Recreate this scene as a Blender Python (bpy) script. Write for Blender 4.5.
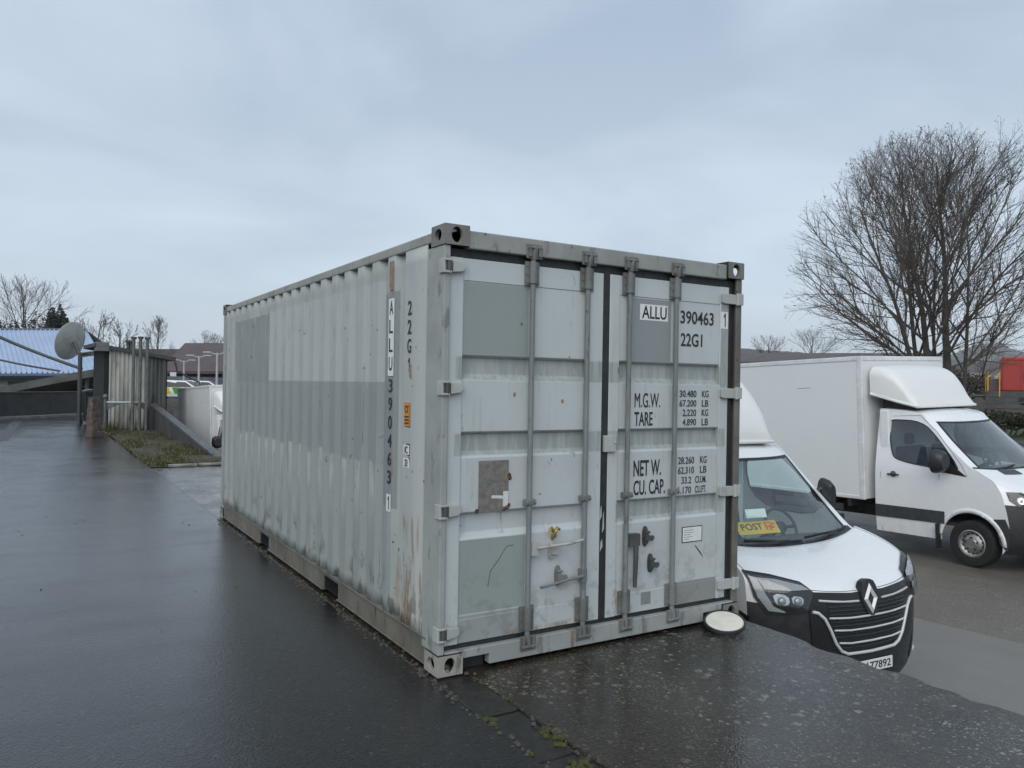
import bpy, bmesh, math, random
from mathutils import Vector, Matrix, noise as mnoise
from mathutils.geometry import delaunay_2d_cdt

for _o in list(bpy.data.objects):
    bpy.data.objects.remove(_o, do_unlink=True)
S = bpy.context.scene
COL = S.collection
PI = math.pi

# ------------------------------------------------------------------ camera, sky, sun, exposure
CAM = Vector((-1.9894, -4.0034, 1.6711))
ROWS = [(0.852527, -0.522407, 0.01697), (0.015456, -0.007257, -0.999854), (0.522454, 0.852665, 0.001888)]          # right, image-down, forward
FPX = 783.643
RIGHT, DOWN, FWD = (Vector(r) for r in ROWS)
cam_data = bpy.data.cameras.new('camera')
cam_data.sensor_width = 36.0
cam_data.lens = FPX / 1024 * 36.0
cam_data.clip_start = 0.05
cam_data.clip_end = 6000
cam = bpy.data.objects.new('camera', cam_data)
COL.objects.link(cam)
mw = Matrix.Identity(4)
for i in range(3):
    mw[i][0] = RIGHT[i]; mw[i][1] = -DOWN[i]; mw[i][2] = -FWD[i]; mw[i][3] = CAM[i]
cam.matrix_world = mw
S.camera = cam

SUN_EL, SUN_AZ = math.radians(38), math.radians(224)      # azimuth clockwise from +Y
world = bpy.data.worlds.new('World')
S.world = world
world.use_nodes = True
wn, wl = world.node_tree.nodes, world.node_tree.links
wn.clear()
w_out = wn.new('ShaderNodeOutputWorld')
w_bg = wn.new('ShaderNodeBackground')
w_bg.inputs['Strength'].default_value = 0.1
w_sky = wn.new('ShaderNodeTexSky')
w_sky.sky_type = 'NISHITA'
w_sky.sun_disc = False
w_sky.sun_elevation = SUN_EL
w_sky.sun_rotation = SUN_AZ
w_tc = wn.new('ShaderNodeTexCoord')
# a flat layer of cloud seen from below: direction / height above the horizon
w_sep = wn.new('ShaderNodeSeparateXYZ'); wl.new(w_tc.outputs['Generated'], w_sep.inputs[0])
w_h = wn.new('ShaderNodeMath'); w_h.operation = 'MAXIMUM'; w_h.inputs[1].default_value = 0.0; wl.new(w_sep.outputs['Z'], w_h.inputs[0])
w_h2 = wn.new('ShaderNodeMath'); w_h2.operation = 'ADD'; w_h2.inputs[1].default_value = 0.16; wl.new(w_h.outputs[0], w_h2.inputs[0])
w_dx = wn.new('ShaderNodeMath'); w_dx.operation = 'DIVIDE'; wl.new(w_sep.outputs['X'], w_dx.inputs[0]); wl.new(w_h2.outputs[0], w_dx.inputs[1])
w_dy = wn.new('ShaderNodeMath'); w_dy.operation = 'DIVIDE'; wl.new(w_sep.outputs['Y'], w_dy.inputs[0]); wl.new(w_h2.outputs[0], w_dy.inputs[1])
w_cb = wn.new('ShaderNodeCombineXYZ'); wl.new(w_dx.outputs[0], w_cb.inputs[0]); wl.new(w_dy.outputs[0], w_cb.inputs[1])
w_n = wn.new('ShaderNodeTexNoise'); w_n.inputs['Scale'].default_value = 1.0; w_n.inputs['Detail'].default_value = 6; w_n.inputs['Roughness'].default_value = 0.5
w_n.inputs['Distortion'].default_value = 0.4
wl.new(w_cb.outputs[0], w_n.inputs['Vector'])
w_r = wn.new('ShaderNodeValToRGB')
w_r.color_ramp.elements[0].position = 0.38; w_r.color_ramp.elements[0].color = (3.35, 4.15, 5.15, 1)
w_r.color_ramp.elements[1].position = 0.62; w_r.color_ramp.elements[1].color = (5.0, 5.85, 6.85, 1)
wl.new(w_n.outputs['Fac'], w_r.inputs['Fac'])
# paler band low over the horizon (thinner cloud far away)
w_hr = wn.new('ShaderNodeMapRange'); w_hr.inputs['From Min'].default_value = 0.0; w_hr.inputs['From Max'].default_value = 0.42
w_hr.inputs['To Min'].default_value = 0.75; w_hr.inputs['To Max'].default_value = 0.0
wl.new(w_h.outputs[0], w_hr.inputs['Value'])
w_mh = wn.new('ShaderNodeMixRGB'); w_mh.inputs['Color2'].default_value = (5.45, 6.3, 7.1, 1)
wl.new(w_hr.outputs[0], w_mh.inputs['Fac']); wl.new(w_r.outputs['Color'], w_mh.inputs['Color1'])
w_mx = wn.new('ShaderNodeMixRGB'); w_mx.inputs['Fac'].default_value = 0.92
wl.new(w_sky.outputs['Color'], w_mx.inputs['Color1']); wl.new(w_mh.outputs['Color'], w_mx.inputs['Color2'])
wl.new(w_mx.outputs['Color'], w_bg.inputs['Color']); wl.new(w_bg.outputs['Background'], w_out.inputs['Surface'])

sun_l = bpy.data.lights.new('sun', 'SUN')
sun_l.energy = 1.5
sun_l.angle = math.radians(60)
sun_l.color = (1.0, 0.95, 0.88)
sun = bpy.data.objects.new('sun', sun_l)
COL.objects.link(sun)
sdir = Vector((math.sin(SUN_AZ) * math.cos(SUN_EL), math.cos(SUN_AZ) * math.cos(SUN_EL), math.sin(SUN_EL)))
sun.rotation_euler = sdir.to_track_quat('Z', 'Y').to_euler()

S.render.engine = 'CYCLES'
S.view_settings.view_transform = 'Standard'
S.view_settings.look = 'None'
S.view_settings.exposure = 0.42
S.view_settings.gamma = 1.0
S.view_settings.use_curve_mapping = False
S.render.resolution_x, S.render.resolution_y = 1024, 768


def at(u, v, depth):
    """the point of the place that the survey saw at (u, v), depth metres ahead of the camera"""
    return CAM + depth * (FWD + RIGHT * ((u - 512) / FPX) + DOWN * ((v - 384) / FPX))


def yard_z(x, y):
    """height of the lower yard, which falls gently away from the loading platform"""
    yy = min(max(y, -12), 34)
    xx = min(max(x, -40), 26)
    return -1.05 + 0.027 * (xx - 4) - 0.032 * (yy - 0.5)


# ------------------------------------------------------------------ mesh helper
class MB:
    def __init__(s):
        s.v, s.f, s.m = [], [], []
        s.mi = 0

    def add(s, vs, fs):
        o = len(s.v)
        s.v += [tuple(p) for p in vs]
        s.f += [tuple(i + o for i in q) for q in fs]
        s.m += [s.mi] * len(fs)
        return s

    def box(s, x0, x1, y0, y1, z0, z1, T=None):
        vs = [Vector((x, y, z)) for x in (x0, x1) for y in (y0, y1) for z in (z0, z1)]
        if T: vs = [T @ p for p in vs]
        return s.add(vs, [(0, 1, 3, 2), (4, 6, 7, 5), (0, 4, 5, 1), (2, 3, 7, 6), (0, 2, 6, 4), (1, 5, 7, 3)])

    def tube(s, pts, r, n=8, caps=True):
        pts = [Vector(p) for p in pts]
        rs = r if isinstance(r, (list, tuple)) else [r] * len(pts)
        vs, fs = [], []
        side = None
        for i, p in enumerate(pts):
            if i == 0: d = pts[1] - pts[0]
            elif i == len(pts) - 1: d = pts[-1] - pts[-2]
            else: d = pts[i + 1] - pts[i - 1]
            d = d.normalized() if d.length > 1e-9 else Vector((0, 0, 1))
            if side is None:
                side = d.cross(Vector((0, 0, 1)) if abs(d.z) < .9 else Vector((1, 0, 0))).normalized()
            else:
                side = side - d * side.dot(d)
                side = side.normalized() if side.length > 1e-6 else d.orthogonal().normalized()
            up = d.cross(side)
            for k in range(n):
                a = 2 * PI * k / n
                vs.append(p + (side * math.cos(a) + up * math.sin(a)) * rs[i])
        for i in range(len(pts) - 1):
            for k in range(n):
                a, b = i * n + k, i * n + (k + 1) % n
                fs.append((a, b, b + n, a + n))
        if caps:
            fs.append(tuple(range(n - 1, -1, -1)))
            fs.append(tuple(range((len(pts) - 1) * n, len(pts) * n)))
        return s.add(vs, fs)

    def prism(s, poly, axis, a, b, T=None):
        """poly in the two other axes (x:(y,z)  y:(x,z)  z:(x,y)), extruded along axis from a to b"""
        def mk(p, t):
            q = {'x': (t, p[0], p[1]), 'y': (p[0], t, p[1]), 'z': (p[0], p[1], t)}[axis]
            q = Vector(q)
            return T @ q if T else q
        n = len(poly)
        vs = [mk(p, a) for p in poly] + [mk(p, b) for p in poly]
        fs = [tuple(range(n - 1, -1, -1)), tuple(range(n, 2 * n))]
        fs += [(i, (i + 1) % n, n + (i + 1) % n, n + i) for i in range(n)]
        return s.add(vs, fs)

    def grid(s, P, close=False):
        nr, nc = len(P), len(P[0])
        vs = [p for row in P for p in row]
        fs = [(i * nc + j, i * nc + (j + 1) % nc, (i + 1) * nc + (j + 1) % nc, (i + 1) * nc + j)
              for i in range(nr - 1) for j in range(nc if close else nc - 1)]
        return s.add(vs, fs)

    def lathe(s, prof, T=None, n=24):
        """prof: list of (r, h); axis is local Z of T"""
        T = T or Matrix.Identity(4)
        P = [[T @ Vector((r * math.cos(2 * PI * k / n), r * math.sin(2 * PI * k / n), h)) for k in range(n)] for r, h in prof]
        return s.grid(P, close=True)

    def build(s, name, mat, parent=None, smooth=None, bevel=0, seg=2, kind=None, thick=0):
        me = bpy.data.meshes.new(name)
        me.from_pydata(s.v, [], s.f)
        me.validate()
        bm = bmesh.new(); bm.from_mesh(me)
        if len(s.f) < 60000: bmesh.ops.recalc_face_normals(bm, faces=bm.faces)
        bm.to_mesh(me); bm.free()
        mats = mat if isinstance(mat, (list, tuple)) else [mat]
        for m in mats: me.materials.append(m)
        if len(mats) > 1:
            me.polygons.foreach_set('material_index', s.m[:len(me.polygons)])
        if smooth is not None:
            me.polygons.foreach_set('use_smooth', [True] * len(me.polygons))
            if smooth < 180: me.set_sharp_from_angle(angle=math.radians(smooth))
        o = bpy.data.objects.new(name, me)
        COL.objects.link(o)
        if parent: o.parent = parent
        if thick:
            t = o.modifiers.new('thick', 'SOLIDIFY'); t.thickness = thick; t.offset = -1
        if bevel:
            b = o.modifiers.new('bevel', 'BEVEL'); b.width = bevel; b.segments = seg; b.limit_method = 'ANGLE'; b.angle_limit = math.radians(35)
            b.use_clamp_overlap = True
        if kind: o['kind'] = kind
        return o


def in_poly(p, poly):
    c = False
    n = len(poly)
    for i in range(n):
        (x1, y1), (x2, y2) = poly[i], poly[(i + 1) % n]
        if (y1 > p[1]) != (y2 > p[1]) and p[0] < (x2 - x1) * (p[1] - y1) / (y2 - y1) + x1:
            c = not c
    return c


def sheet(mb, outer, holes, fn, step=0.12):
    """fill the outline (minus holes) with small faces and map every (a, b) to 3-D with fn"""
    vs, es = [], []
    def ring(poly):
        o = len(vs)
        pts = []
        for i in range(len(poly)):
            a, b = Vector(poly[i]), Vector(poly[(i + 1) % len(poly)])
            k = max(1, int((b - a).length / step))
            pts += [a.lerp(b, t / k) for t in range(k)]
        vs.extend(pts)
        es.extend([(o + i, o + (i + 1) % len(pts)) for i in range(len(pts))])
    ring(outer)
    for h in holes: ring(h)
    xs = [p[0] for p in outer]; ys = [p[1] for p in outer]
    x = min(xs) + step / 2
    row = 0
    while x < max(xs):
        y = min(ys) + step * (.5 + .37 * (row % 2))
        while y < max(ys):
            if in_poly((x, y), outer) and not any(in_poly((x, y), h) for h in holes):
                if min((Vector((x, y)) - q).length for q in vs[:len(es)]) > step * .45:
                    vs.append(Vector((x, y)))
            y += step
        x += step; row += 1
    r = delaunay_2d_cdt(vs, es, [], 0, 1e-5)
    ov, of = r[0], r[2]
    keep = []
    for q in of:
        c = ((ov[q[0]].x + ov[q[1]].x + ov[q[2]].x) / 3, (ov[q[0]].y + ov[q[1]].y + ov[q[2]].y) / 3)
        if in_poly(c, outer) and not any(in_poly(c, h) for h in holes): keep.append(tuple(q))
    return mb.add([fn(p.x, p.y) for p in ov], keep)


def smooth_poly(pts, it=2):
    for _ in range(it):
        q = []
        for i in range(len(pts)):
            a, b = Vector(pts[i]), Vector(pts[(i + 1) % len(pts)])
            q += [a.lerp(b, .25), a.lerp(b, .75)]
        pts = q
    return [(p.x, p.y) for p in pts]


def thing(name, label, cat, loc=(0, 0, 0), rot=(0, 0, 0), group=None):
    o = bpy.data.objects.new(name, None)
    COL.objects.link(o)
    o.empty_display_size = .2
    o.location = loc; o.rotation_euler = rot
    return tag(o, label, cat, group)


def tag(o, label, cat, group=None):
    o['label'] = label; o['category'] = cat
    if group: o['group'] = group
    return o


def dup(root, loc=None, rot=None, label=None, group=None):
    def cp(o, parent):
        c = o.copy(); COL.objects.link(c)
        if parent: c.parent = parent
        for ch in list(o.children): cp(ch, c)
        return c
    r = cp(root, None)
    if loc is not None: r.location = loc
    if rot is not None: r.rotation_euler = rot
    if label: r['label'] = label
    if group: r['group'] = group
    return r


def letters(body, x0, x1, z0, z1, fn, mat, parent, name='lettering', depth=.0012, bold=.013):
    """real letters, fitted to the rectangle, placed by fn(x, h, out) -> 3-D"""
    if body == '1':                       # a one with a flag, as stencilled
        w, h = x1 - x0, z1 - z0
        pol = [(x0 + w * a, z0 + h * b) for a, b in ((.55, 0), (1, 0), (1, 1), (.62, 1), (0, .80), (0, .66), (.55, .80))]
        vs = [fn(a, b, 0.0) for a, b in pol] + [fn(a, b, depth) for a, b in pol]
        return MB().add(vs, [tuple(range(6, -1, -1)), tuple(range(7, 14))] + [(i, (i + 1) % 7, 7 + (i + 1) % 7, 7 + i) for i in range(7)]).build(name, mat, parent)
    cu = bpy.data.curves.new('txt', 'FONT')
    cu.body = body; cu.size = 1.0; cu.extrude = .02; cu.offset = bold; cu.resolution_u = 3
    ob = bpy.data.objects.new('txt', cu); COL.objects.link(ob)
    dg = bpy.context.evaluated_depsgraph_get()
    me = bpy.data.meshes.new_from_object(ob.evaluated_get(dg))
    bpy.data.objects.remove(ob, do_unlink=True)
    xs = [v.co.x for v in me.vertices]; ys = [v.co.y for v in me.vertices]
    ax, bx, ay, by = min(xs), max(xs), min(ys), max(ys)
    vs = [fn(x0 + (v.co.x - ax) / (bx - ax) * (x1 - x0), z0 + (v.co.y - ay) / (by - ay) * (z1 - z0), depth if v.co.z > 0 else 0.0) for v in me.vertices]
    mb = MB().add(vs, [tuple(p.vertices) for p in me.polygons])
    bpy.data.meshes.remove(me)
    return mb.build(name, mat, parent)


# ------------------------------------------------------------------ material helper
class NT:
    def __init__(s, name, coord='Object'):
        s.mat = bpy.data.materials.new(name)
        s.mat.use_nodes = True
        s.n, s.l = s.mat.node_tree.nodes, s.mat.node_tree.links
        s.b = s.n['Principled BSDF']
        s.tc = s.n.new('ShaderNodeTexCoord')
        s.c = s.tc.outputs[coord]
        s._sep = None

    def link(s, sock, inp):
        if isinstance(sock, (int, float)): inp.default_value = sock
        elif isinstance(sock, (tuple, list)): inp.default_value = (*sock[:3], 1)
        else: s.l.new(sock, inp)

    def vec(s, sc=(1, 1, 1)):
        if sc == (1, 1, 1): return s.c
        m = s.n.new('ShaderNodeMapping'); m.inputs['Scale'].default_value = sc
        s.l.new(s.c, m.inputs['Vector']); return m.outputs[0]

    def noise(s, scale, detail=4, rough=.55, sc=(1, 1, 1), dist=0, out='Fac'):
        t = s.n.new('ShaderNodeTexNoise')
        t.inputs['Scale'].default_value = scale; t.inputs['Detail'].default_value = detail
        t.inputs['Roughness'].default_value = rough; t.inputs['Distortion'].default_value = dist
        s.l.new(s.vec(sc), t.inputs['Vector']); return t.outputs[out]

    def voro(s, scale, sc=(1, 1, 1), feature='F1', out='Distance', rnd=1, warp=0):
        t = s.n.new('ShaderNodeTexVoronoi'); t.feature = feature
        t.inputs['Scale'].default_value = scale; t.inputs['Randomness'].default_value = rnd
        v = s.vec(sc)
        if warp:
            nz = s.noise(scale * 2.2, 3, out='Color')
            a = s.n.new('ShaderNodeVectorMath'); a.operation = 'MULTIPLY_ADD'
            s.l.new(nz, a.inputs[0]); a.inputs[1].default_value = (warp,) * 3; s.l.new(v, a.inputs[2]); v = a.outputs[0]
        s.l.new(v, t.inputs['Vector']); return t.outputs[out]

    def sm(s, v, a, b, lo=0, hi=1):
        m = s.n.new('ShaderNodeMapRange'); m.interpolation_type = 'SMOOTHSTEP'
        m.inputs['From Min'].default_value = a; m.inputs['From Max'].default_value = b
        m.inputs['To Min'].default_value = lo; m.inputs['To Max'].default_value = hi
        s.link(v, m.inputs['Value']); return m.outputs[0]

    def ma(s, op, a, b=0):
        m = s.n.new('ShaderNodeMath'); m.operation = op
        s.link(a, m.inputs[0]); s.link(b, m.inputs[1]); return m.outputs[0]

    def mix(s, fac, a, b):
        m = s.n.new('ShaderNodeMixRGB')
        s.link(fac, m.inputs['Fac']); s.link(a, m.inputs['Color1']); s.link(b, m.inputs['Color2']); return m.outputs[0]

    def ax(s, k):
        if s._sep is None:
            s._sep = s.n.new('ShaderNodeSeparateXYZ'); s.l.new(s.c, s._sep.inputs[0])
        return s._sep.outputs[k]

    def rect(s, k1, a0, a1, k2, b0, b1, e=.006, wob=0.0):
        u, w = s.ax(k1), s.ax(k2)
        if wob:
            nz = s.ma('MULTIPLY', s.ma('SUBTRACT', s.noise(6, 5), .5), wob)
            u, w = s.ma('ADD', u, nz), s.ma('ADD', w, nz)
        m = s.ma('MULTIPLY', s.sm(u, a0 - e, a0 + e), s.sm(u, a1 - e, a1 + e, 1, 0))
        return s.ma('MULTIPLY', m, s.ma('MULTIPLY', s.sm(w, b0 - e, b0 + e), s.sm(w, b1 - e, b1 + e, 1, 0)))

    def bump(s, h, strength=.3, dist=.01):
        b = s.n.new('ShaderNodeBump'); b.inputs['Strength'].default_value = strength; b.inputs['Distance'].default_value = dist
        s.link(h, b.inputs['Height']); s.l.new(b.outputs[0], s.b.inputs['Normal'])
        return s

    def done(s, col, rough=.5, metal=0, spec=None, coat=0):
        s.link(col, s.b.inputs['Base Color']); s.link(rough, s.b.inputs['Roughness']); s.link(metal, s.b.inputs['Metallic'])
        if spec is not None: s.b.inputs['Specular IOR Level'].default_value = spec
        if coat:
            s.b.inputs['Coat Weight'].default_value = coat; s.b.inputs['Coat Roughness'].default_value = .05
        return s.mat


def plain(name, col, rough=.5, metal=0, var=.25, scale=9, bump=0, coat=0, spec=None):
    t = NT(name)
    d = tuple(c * (1 - var) for c in col)
    c = t.mix(t.sm(t.noise(scale, 5), .35, .7), col, d)
    if bump: t.bump(t.noise(scale * 9, 4), bump, .006)
    r = t.sm(t.noise(scale * 2.3, 4), .3, .7, max(rough - .08, .02), min(rough + .1, 1))
    return t.done(c, r, metal, spec, coat)

# ------------------------------------------------------------------ materials of the container
def rusty(t, col, amount=.66, scale=26):
    """small rust chips, with a short run below"""
    chips = t.ma('MULTIPLY', t.sm(t.noise(scale, 4, .6), amount, amount + .03), t.sm(t.noise(3.1, 2), .45, .6))
    return t.mix(chips, col, (.085, .045, .028))


def container_side():
    t = NT('container_side_paint')
    base = t.mix(t.sm(t.noise(1.7, 4), .35, .65), (.34, .37, .362), (.30, .33, .32))
    Y, Z = 1, 2
    def patch(c, col, y0, y1, z0, z1, wob=0., e=.004, f=.96):
        return t.mix(t.ma('MULTIPLY', t.rect(Y, y0, y1, Z, z0, z1, e, wob), f), c, col)
    c = base
    c = patch(c, (.262, .292, .285), .80, 5.30, .15, 1.14, .10, .02)         # older green-grey coat below
    c = patch(c, (.235, .265, .27), .80, 5.30, 1.12, 1.70, .05, .012)       # mid repaint
    c = patch(c, (.215, .243, .248), 3.86, 5.40, 1.66, 2.345)                # dark rectangle far
    c = patch(c, (.36, .388, .392), .955, 3.86, 1.68, 2.36)                 # large pale rectangle
    c = patch(c, (.21, .238, .245), .69, .955, .86, 2.27)                   # strip under the number
    c = patch(c, (.30, .33, .315), 5.27, 5.83, .16, 1.80)
    c = patch(c, (.385, .415, .41), .25, .67, .16, 2.52, .02)
    # wear that runs down the ribs
    st = t.noise(5, 6, .65, (1, 7, .28))
    c = t.mix(t.ma('MULTIPLY', t.sm(st, .55, .75), .45), c, (.37, .39, .38))
    c = t.mix(t.ma('MULTIPLY', t.sm(t.noise(7, 6, .6, (1, 6, .35)), .6, .78), .5), c, (.13, .145, .14))
    # knee-height line: every rib keeps a pale scuffed top that fades downwards
    rib = t.ma('ADD', t.ma('SINE', t.ma('MULTIPLY', t.ma('SUBTRACT', t.ax(Y), .44), 2 * PI / .284)), 0)
    hgt = t.ma('ADD', t.ax(Z), t.ma('MULTIPLY', t.ma('SUBTRACT', t.noise(1.9, 3, .6, (1, 1, .01)), .5), .30))
    fade = t.ma('MULTIPLY', t.sm(hgt, .52, 1.09), t.sm(hgt, 1.105, 1.125, 1, 0))
    m = t.ma('MULTIPLY', t.ma('MULTIPLY', fade, t.sm(rib, -.1, .75)), t.rect(Y, 1.0, 5.25, Z, .2, 1.4, .02))
    m = t.ma('MULTIPLY', m, t.sm(t.noise(11, 4, .6, (1, 1, .4)), .30, .55))
    c = t.mix(t.ma('MULTIPLY', m, .95), c, (.43, .46, .445))
    # dirt and scraped patches low down
    lo = t.ma('MULTIPLY', t.sm(t.ax(Z), .62, .2), t.sm(t.noise(9, 5, .6, (1, 1, .5)), .53, .62))
    c = t.mix(t.ma('MULTIPLY', lo, .75), c, (.085, .09, .075))
    rl = t.ma('MULTIPLY', t.rect(Y, .25, .70, Z, .16, .85, .05, .2), t.sm(t.noise(8, 5, .6, (1, 3, .3)), .50, .62))
    c = t.mix(t.ma('MULTIPLY', rl, .7), c, (.25, .135, .05))
    for y0, y1, z0, z1, f in ((2.28, 2.36, 1.95, 2.16, .8), (2.62, 2.66, 2.2, 2.32, .8), (.40, .46, .18, .60, .7), (.50, .54, .28, .40, .9), (.55, .60, .42, .47, .9), (.58, .66, .72, .78, .9), (.72, .80, 1.05, 1.22, .6), (1.9, 1.93, 1.7, 2.1, .4), (3.3, 3.33, 1.7, 2.0, .4)):
        m = t.ma('MULTIPLY', t.rect(Y, y0, y1, Z, z0, z1, .012, .05), t.sm(t.noise(20, 4, .6, (1, 1, .3)), .42, .58))
        c = t.mix(t.ma('MULTIPLY', m, f), c, (.20, .105, .04))
    # long dark scratches and scuffs in the ribs
    sk = t.ma('MULTIPLY', t.sm(t.noise(13, 3, .6, (1, 3.5, .10)), .66, .70), t.sm(t.noise(1.2, 2), .42, .56))
    c = t.mix(t.ma('MULTIPLY', sk, .65), c, (.10, .11, .105))
    c = rusty(t, c, .66, 19)
    t.bump(t.noise(1.6, 3, sc=(1, 1, .6)), .45, .04)
    return t.done(c, t.sm(t.noise(5, 4), .3, .7, .35, .55), 0, .4)


def door_paint():
    t = NT('container_door_paint')
    X, Z = 0, 2
    c = t.mix(t.sm(t.noise(2.1, 4), .35, .7), (.465, .51, .52), (.43, .472, .48))
    def patch(c, col, x0, x1, z0, z1, wob=.0, f=.95):
        return t.mix(t.ma('MULTIPLY', t.rect(X, x0, x1, Z, z0, z1, .004, wob), f), c, col)
    c = patch(c, (.25, .29, .288), .148, .602, 1.85, 2.275)
    c = patch(c, (.255, .30, .29), .148, .604, .325, .76)
    c = patch(c, (.27, .30, .30), .148, .604, .15, .318)
    c = patch(c, (.225, .255, .262), 1.42, 1.772, 1.85, 2.272)
    c = patch(c, (.225, .235, .225), 1.815, 2.237, .15, .318)
    c = patch(c, (.30, .325, .325), 2.245, 2.33, 1.68, 2.27)
    # the pressed channels keep an older, greener coat with fine vertical scratches
    scr = t.sm(t.noise(30, 3, .6, (1, 1, .12)), .42, .62)
    for z0, z1 in ((1.70, 1.835), (1.255, 1.385)):
        c = t.mix(t.ma('MULTIPLY', t.rect(X, .1, 2.3, Z, z0, z1, .004), .8), c, t.mix(scr, (.25, .285, .275), (.34, .37, .365)))
    c = t.mix(t.ma('MULTIPLY', t.rect(X, 1.3, 2.3, Z, .78, .91, .004), .8), c, t.mix(scr, (.27, .30, .295), (.36, .39, .385)))
    c = t.mix(t.ma('MULTIPLY', t.sm(t.noise(6, 6, .6, (4, 1, .4)), .58, .75), .35), c, (.22, .24, .23))
    # rust runs below the placard and the lower hinges
    for x0, x1, z0, z1, f in ((.425, .455, .78, .93, 1.0), (1.545, 1.575, .54, .62, .8), (.055, .15, .155, .25, .7), (1.29, 1.33, .15, .34, .6), (.45, 1.1, .15, .19, .6), (.975, .995, .83, .91, .5)):
        m = t.ma('MULTIPLY', t.rect(X, x0, x1, Z, z0, z1, .012, .03), t.sm(t.noise(22, 4, .6, (1, 1, .4)), .38, .6))
        c = t.mix(t.ma('MULTIPLY', m, f), c, (.26, .15, .055))
    for x0, x1, z0, z1 in ((.50, .515, 1.60, 1.625), (.855, .872, 1.56, 1.585), (.70, .72, 1.0, 1.008), (1.30, 1.312, 1.76, 1.80)):
        c = t.mix(t.rect(X, x0, x1, Z, z0, z1, .006, .03), c, (.22, .125, .05))
    sk = t.ma('MULTIPLY', t.sm(t.noise(17, 3, .6, (1, 1, .35), 1.5), .66, .70), t.sm(t.noise(2.3, 2), .45, .6))
    c = t.mix(t.ma('MULTIPLY', sk, .6), c, (.20, .215, .21))
    run = t.ma('MULTIPLY', t.sm(t.noise(15, 4, .6, (1, 1, .06)), .60, .72), t.sm(t.noise(1.9, 3), .42, .6))
    c = t.mix(t.ma('MULTIPLY', run, .28), c, (.30, .26, .19))
    low = t.ma('MULTIPLY', t.sm(t.ax(Z), .75, .2), t.sm(t.noise(10, 5, .6), .5, .62))
    c = t.mix(t.ma('MULTIPLY', low, .4), c, (.17, .175, .155))
    c = rusty(t, c, .69, 30)
    t.bump(t.noise(2.2, 3), .18, .03)
    return t.done(c, t.sm(t.noise(5, 4), .3, .7, .33, .5), 0, .45)


def frame_paint(name, a, b, dirt=(.07, .066, .055), amt=.5):
    t = NT(name)
    c = t.mix(t.sm(t.noise(3, 5), .35, .65), a, b)
    c = t.mix(t.ma('MULTIPLY', t.sm(t.noise(12, 5, .65, (1, 1, .35)), .57, .66), amt), c, dirt)
    run = t.ma('MULTIPLY', t.sm(t.noise(9, 4, .6, (1, 1, .12)), .58, .68), t.sm(t.noise(1.7, 3), .45, .6))
    c = t.mix(t.ma('MULTIPLY', run, .65), c, (.17, .095, .045))
    c = rusty(t, c, .66, 24)
    t.bump(t.noise(40, 3), .12, .004)
    return t.done(c, t.sm(t.noise(7, 4), .3, .7, .42, .65), 0, .35)


M = {}
M['side'] = container_side()
M['door'] = door_paint()
M['post'] = frame_paint('container_post_paint', (.32, .345, .335), (.275, .295, .28))
M['rail'] = frame_paint('container_rail_paint', (.31, .315, .29), (.25, .255, .235), amt=.4)
M['brail'] = frame_paint('container_bottom_rail_paint', (.165, .155, .13), (.12, .115, .095), (.05, .045, .036), .75)
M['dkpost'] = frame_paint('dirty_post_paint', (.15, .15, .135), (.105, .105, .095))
M['header'] = frame_paint('container_header_paint', (.29, .305, .295), (.235, .25, .24))
M['sill'] = frame_paint('container_sill_paint', (.30, .325, .32), (.25, .27, .265))
M['casting'] = frame_paint('container_casting_paint', (.19, .19, .178), (.14, .138, .128), (.05, .048, .045), .7)
M['castlow'] = frame_paint('container_low_casting_paint', (.33, .33, .295), (.24, .235, .20), (.06, .055, .045), .6)
M['bar'] = frame_paint('locking_bar_paint', (.20, .22, .225), (.16, .178, .18))
M['bracket'] = frame_paint('bar_bracket_steel', (.175, .185, .18), (.12, .125, .12))
M['dkhard'] = frame_paint('dark_hardware', (.09, .095, .095), (.06, .062, .06))
M['hinge'] = frame_paint('hinge_paint', (.40, .425, .415), (.33, .35, .335))
M['handle'] = frame_paint('handle_steel', (.43, .43, .41), (.32, .32, .30))
M['rust'] = plain('rusty_steel', (.12, .06, .035), .8, .1, .5, 30, .3)
M['brass'] = plain('brass_lock', (.45, .34, .12), .4, .7, .4, 40)
M['rubber'] = plain('rubber_and_hollow_shade', (.022, .026, .028), .55, 0, .4, 14)  # door seals; also the shade painted inside castings and fork pockets
M['placard'] = plain('bare_weathered_plate', (.22, .21, .19), .6, .2, .35, 25, .2)
M['ink'] = plain('black_lettering', (.018, .02, .024), .5, 0, .2, 30)
M['inkw'] = plain('worn_black_lettering', (.05, .056, .062), .5, 0, .4, 50)
M['stick'] = plain('white_sticker', (.70, .72, .72), .4, 0, .08, 20)
M['tag'] = plain('white_tape', (.62, .63, .62), .5, 0, .12, 60)
M['orange'] = plain('orange_sticker', (.62, .24, .015), .45, 0, .2, 40)
M['qr'] = plain('grey_faded_sticker', (.24, .26, .265), .5, 0, .35, 120)
M['tan'] = plain('tan_patch_plate', (.27, .20, .13), .6, 0, .35, 12)

CL, CW, CH = 6.058, 2.438, 2.591
box = thing('shipping_container', 'big grey twenty foot steel shipping container standing on the concrete platform edge', 'container')


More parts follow.
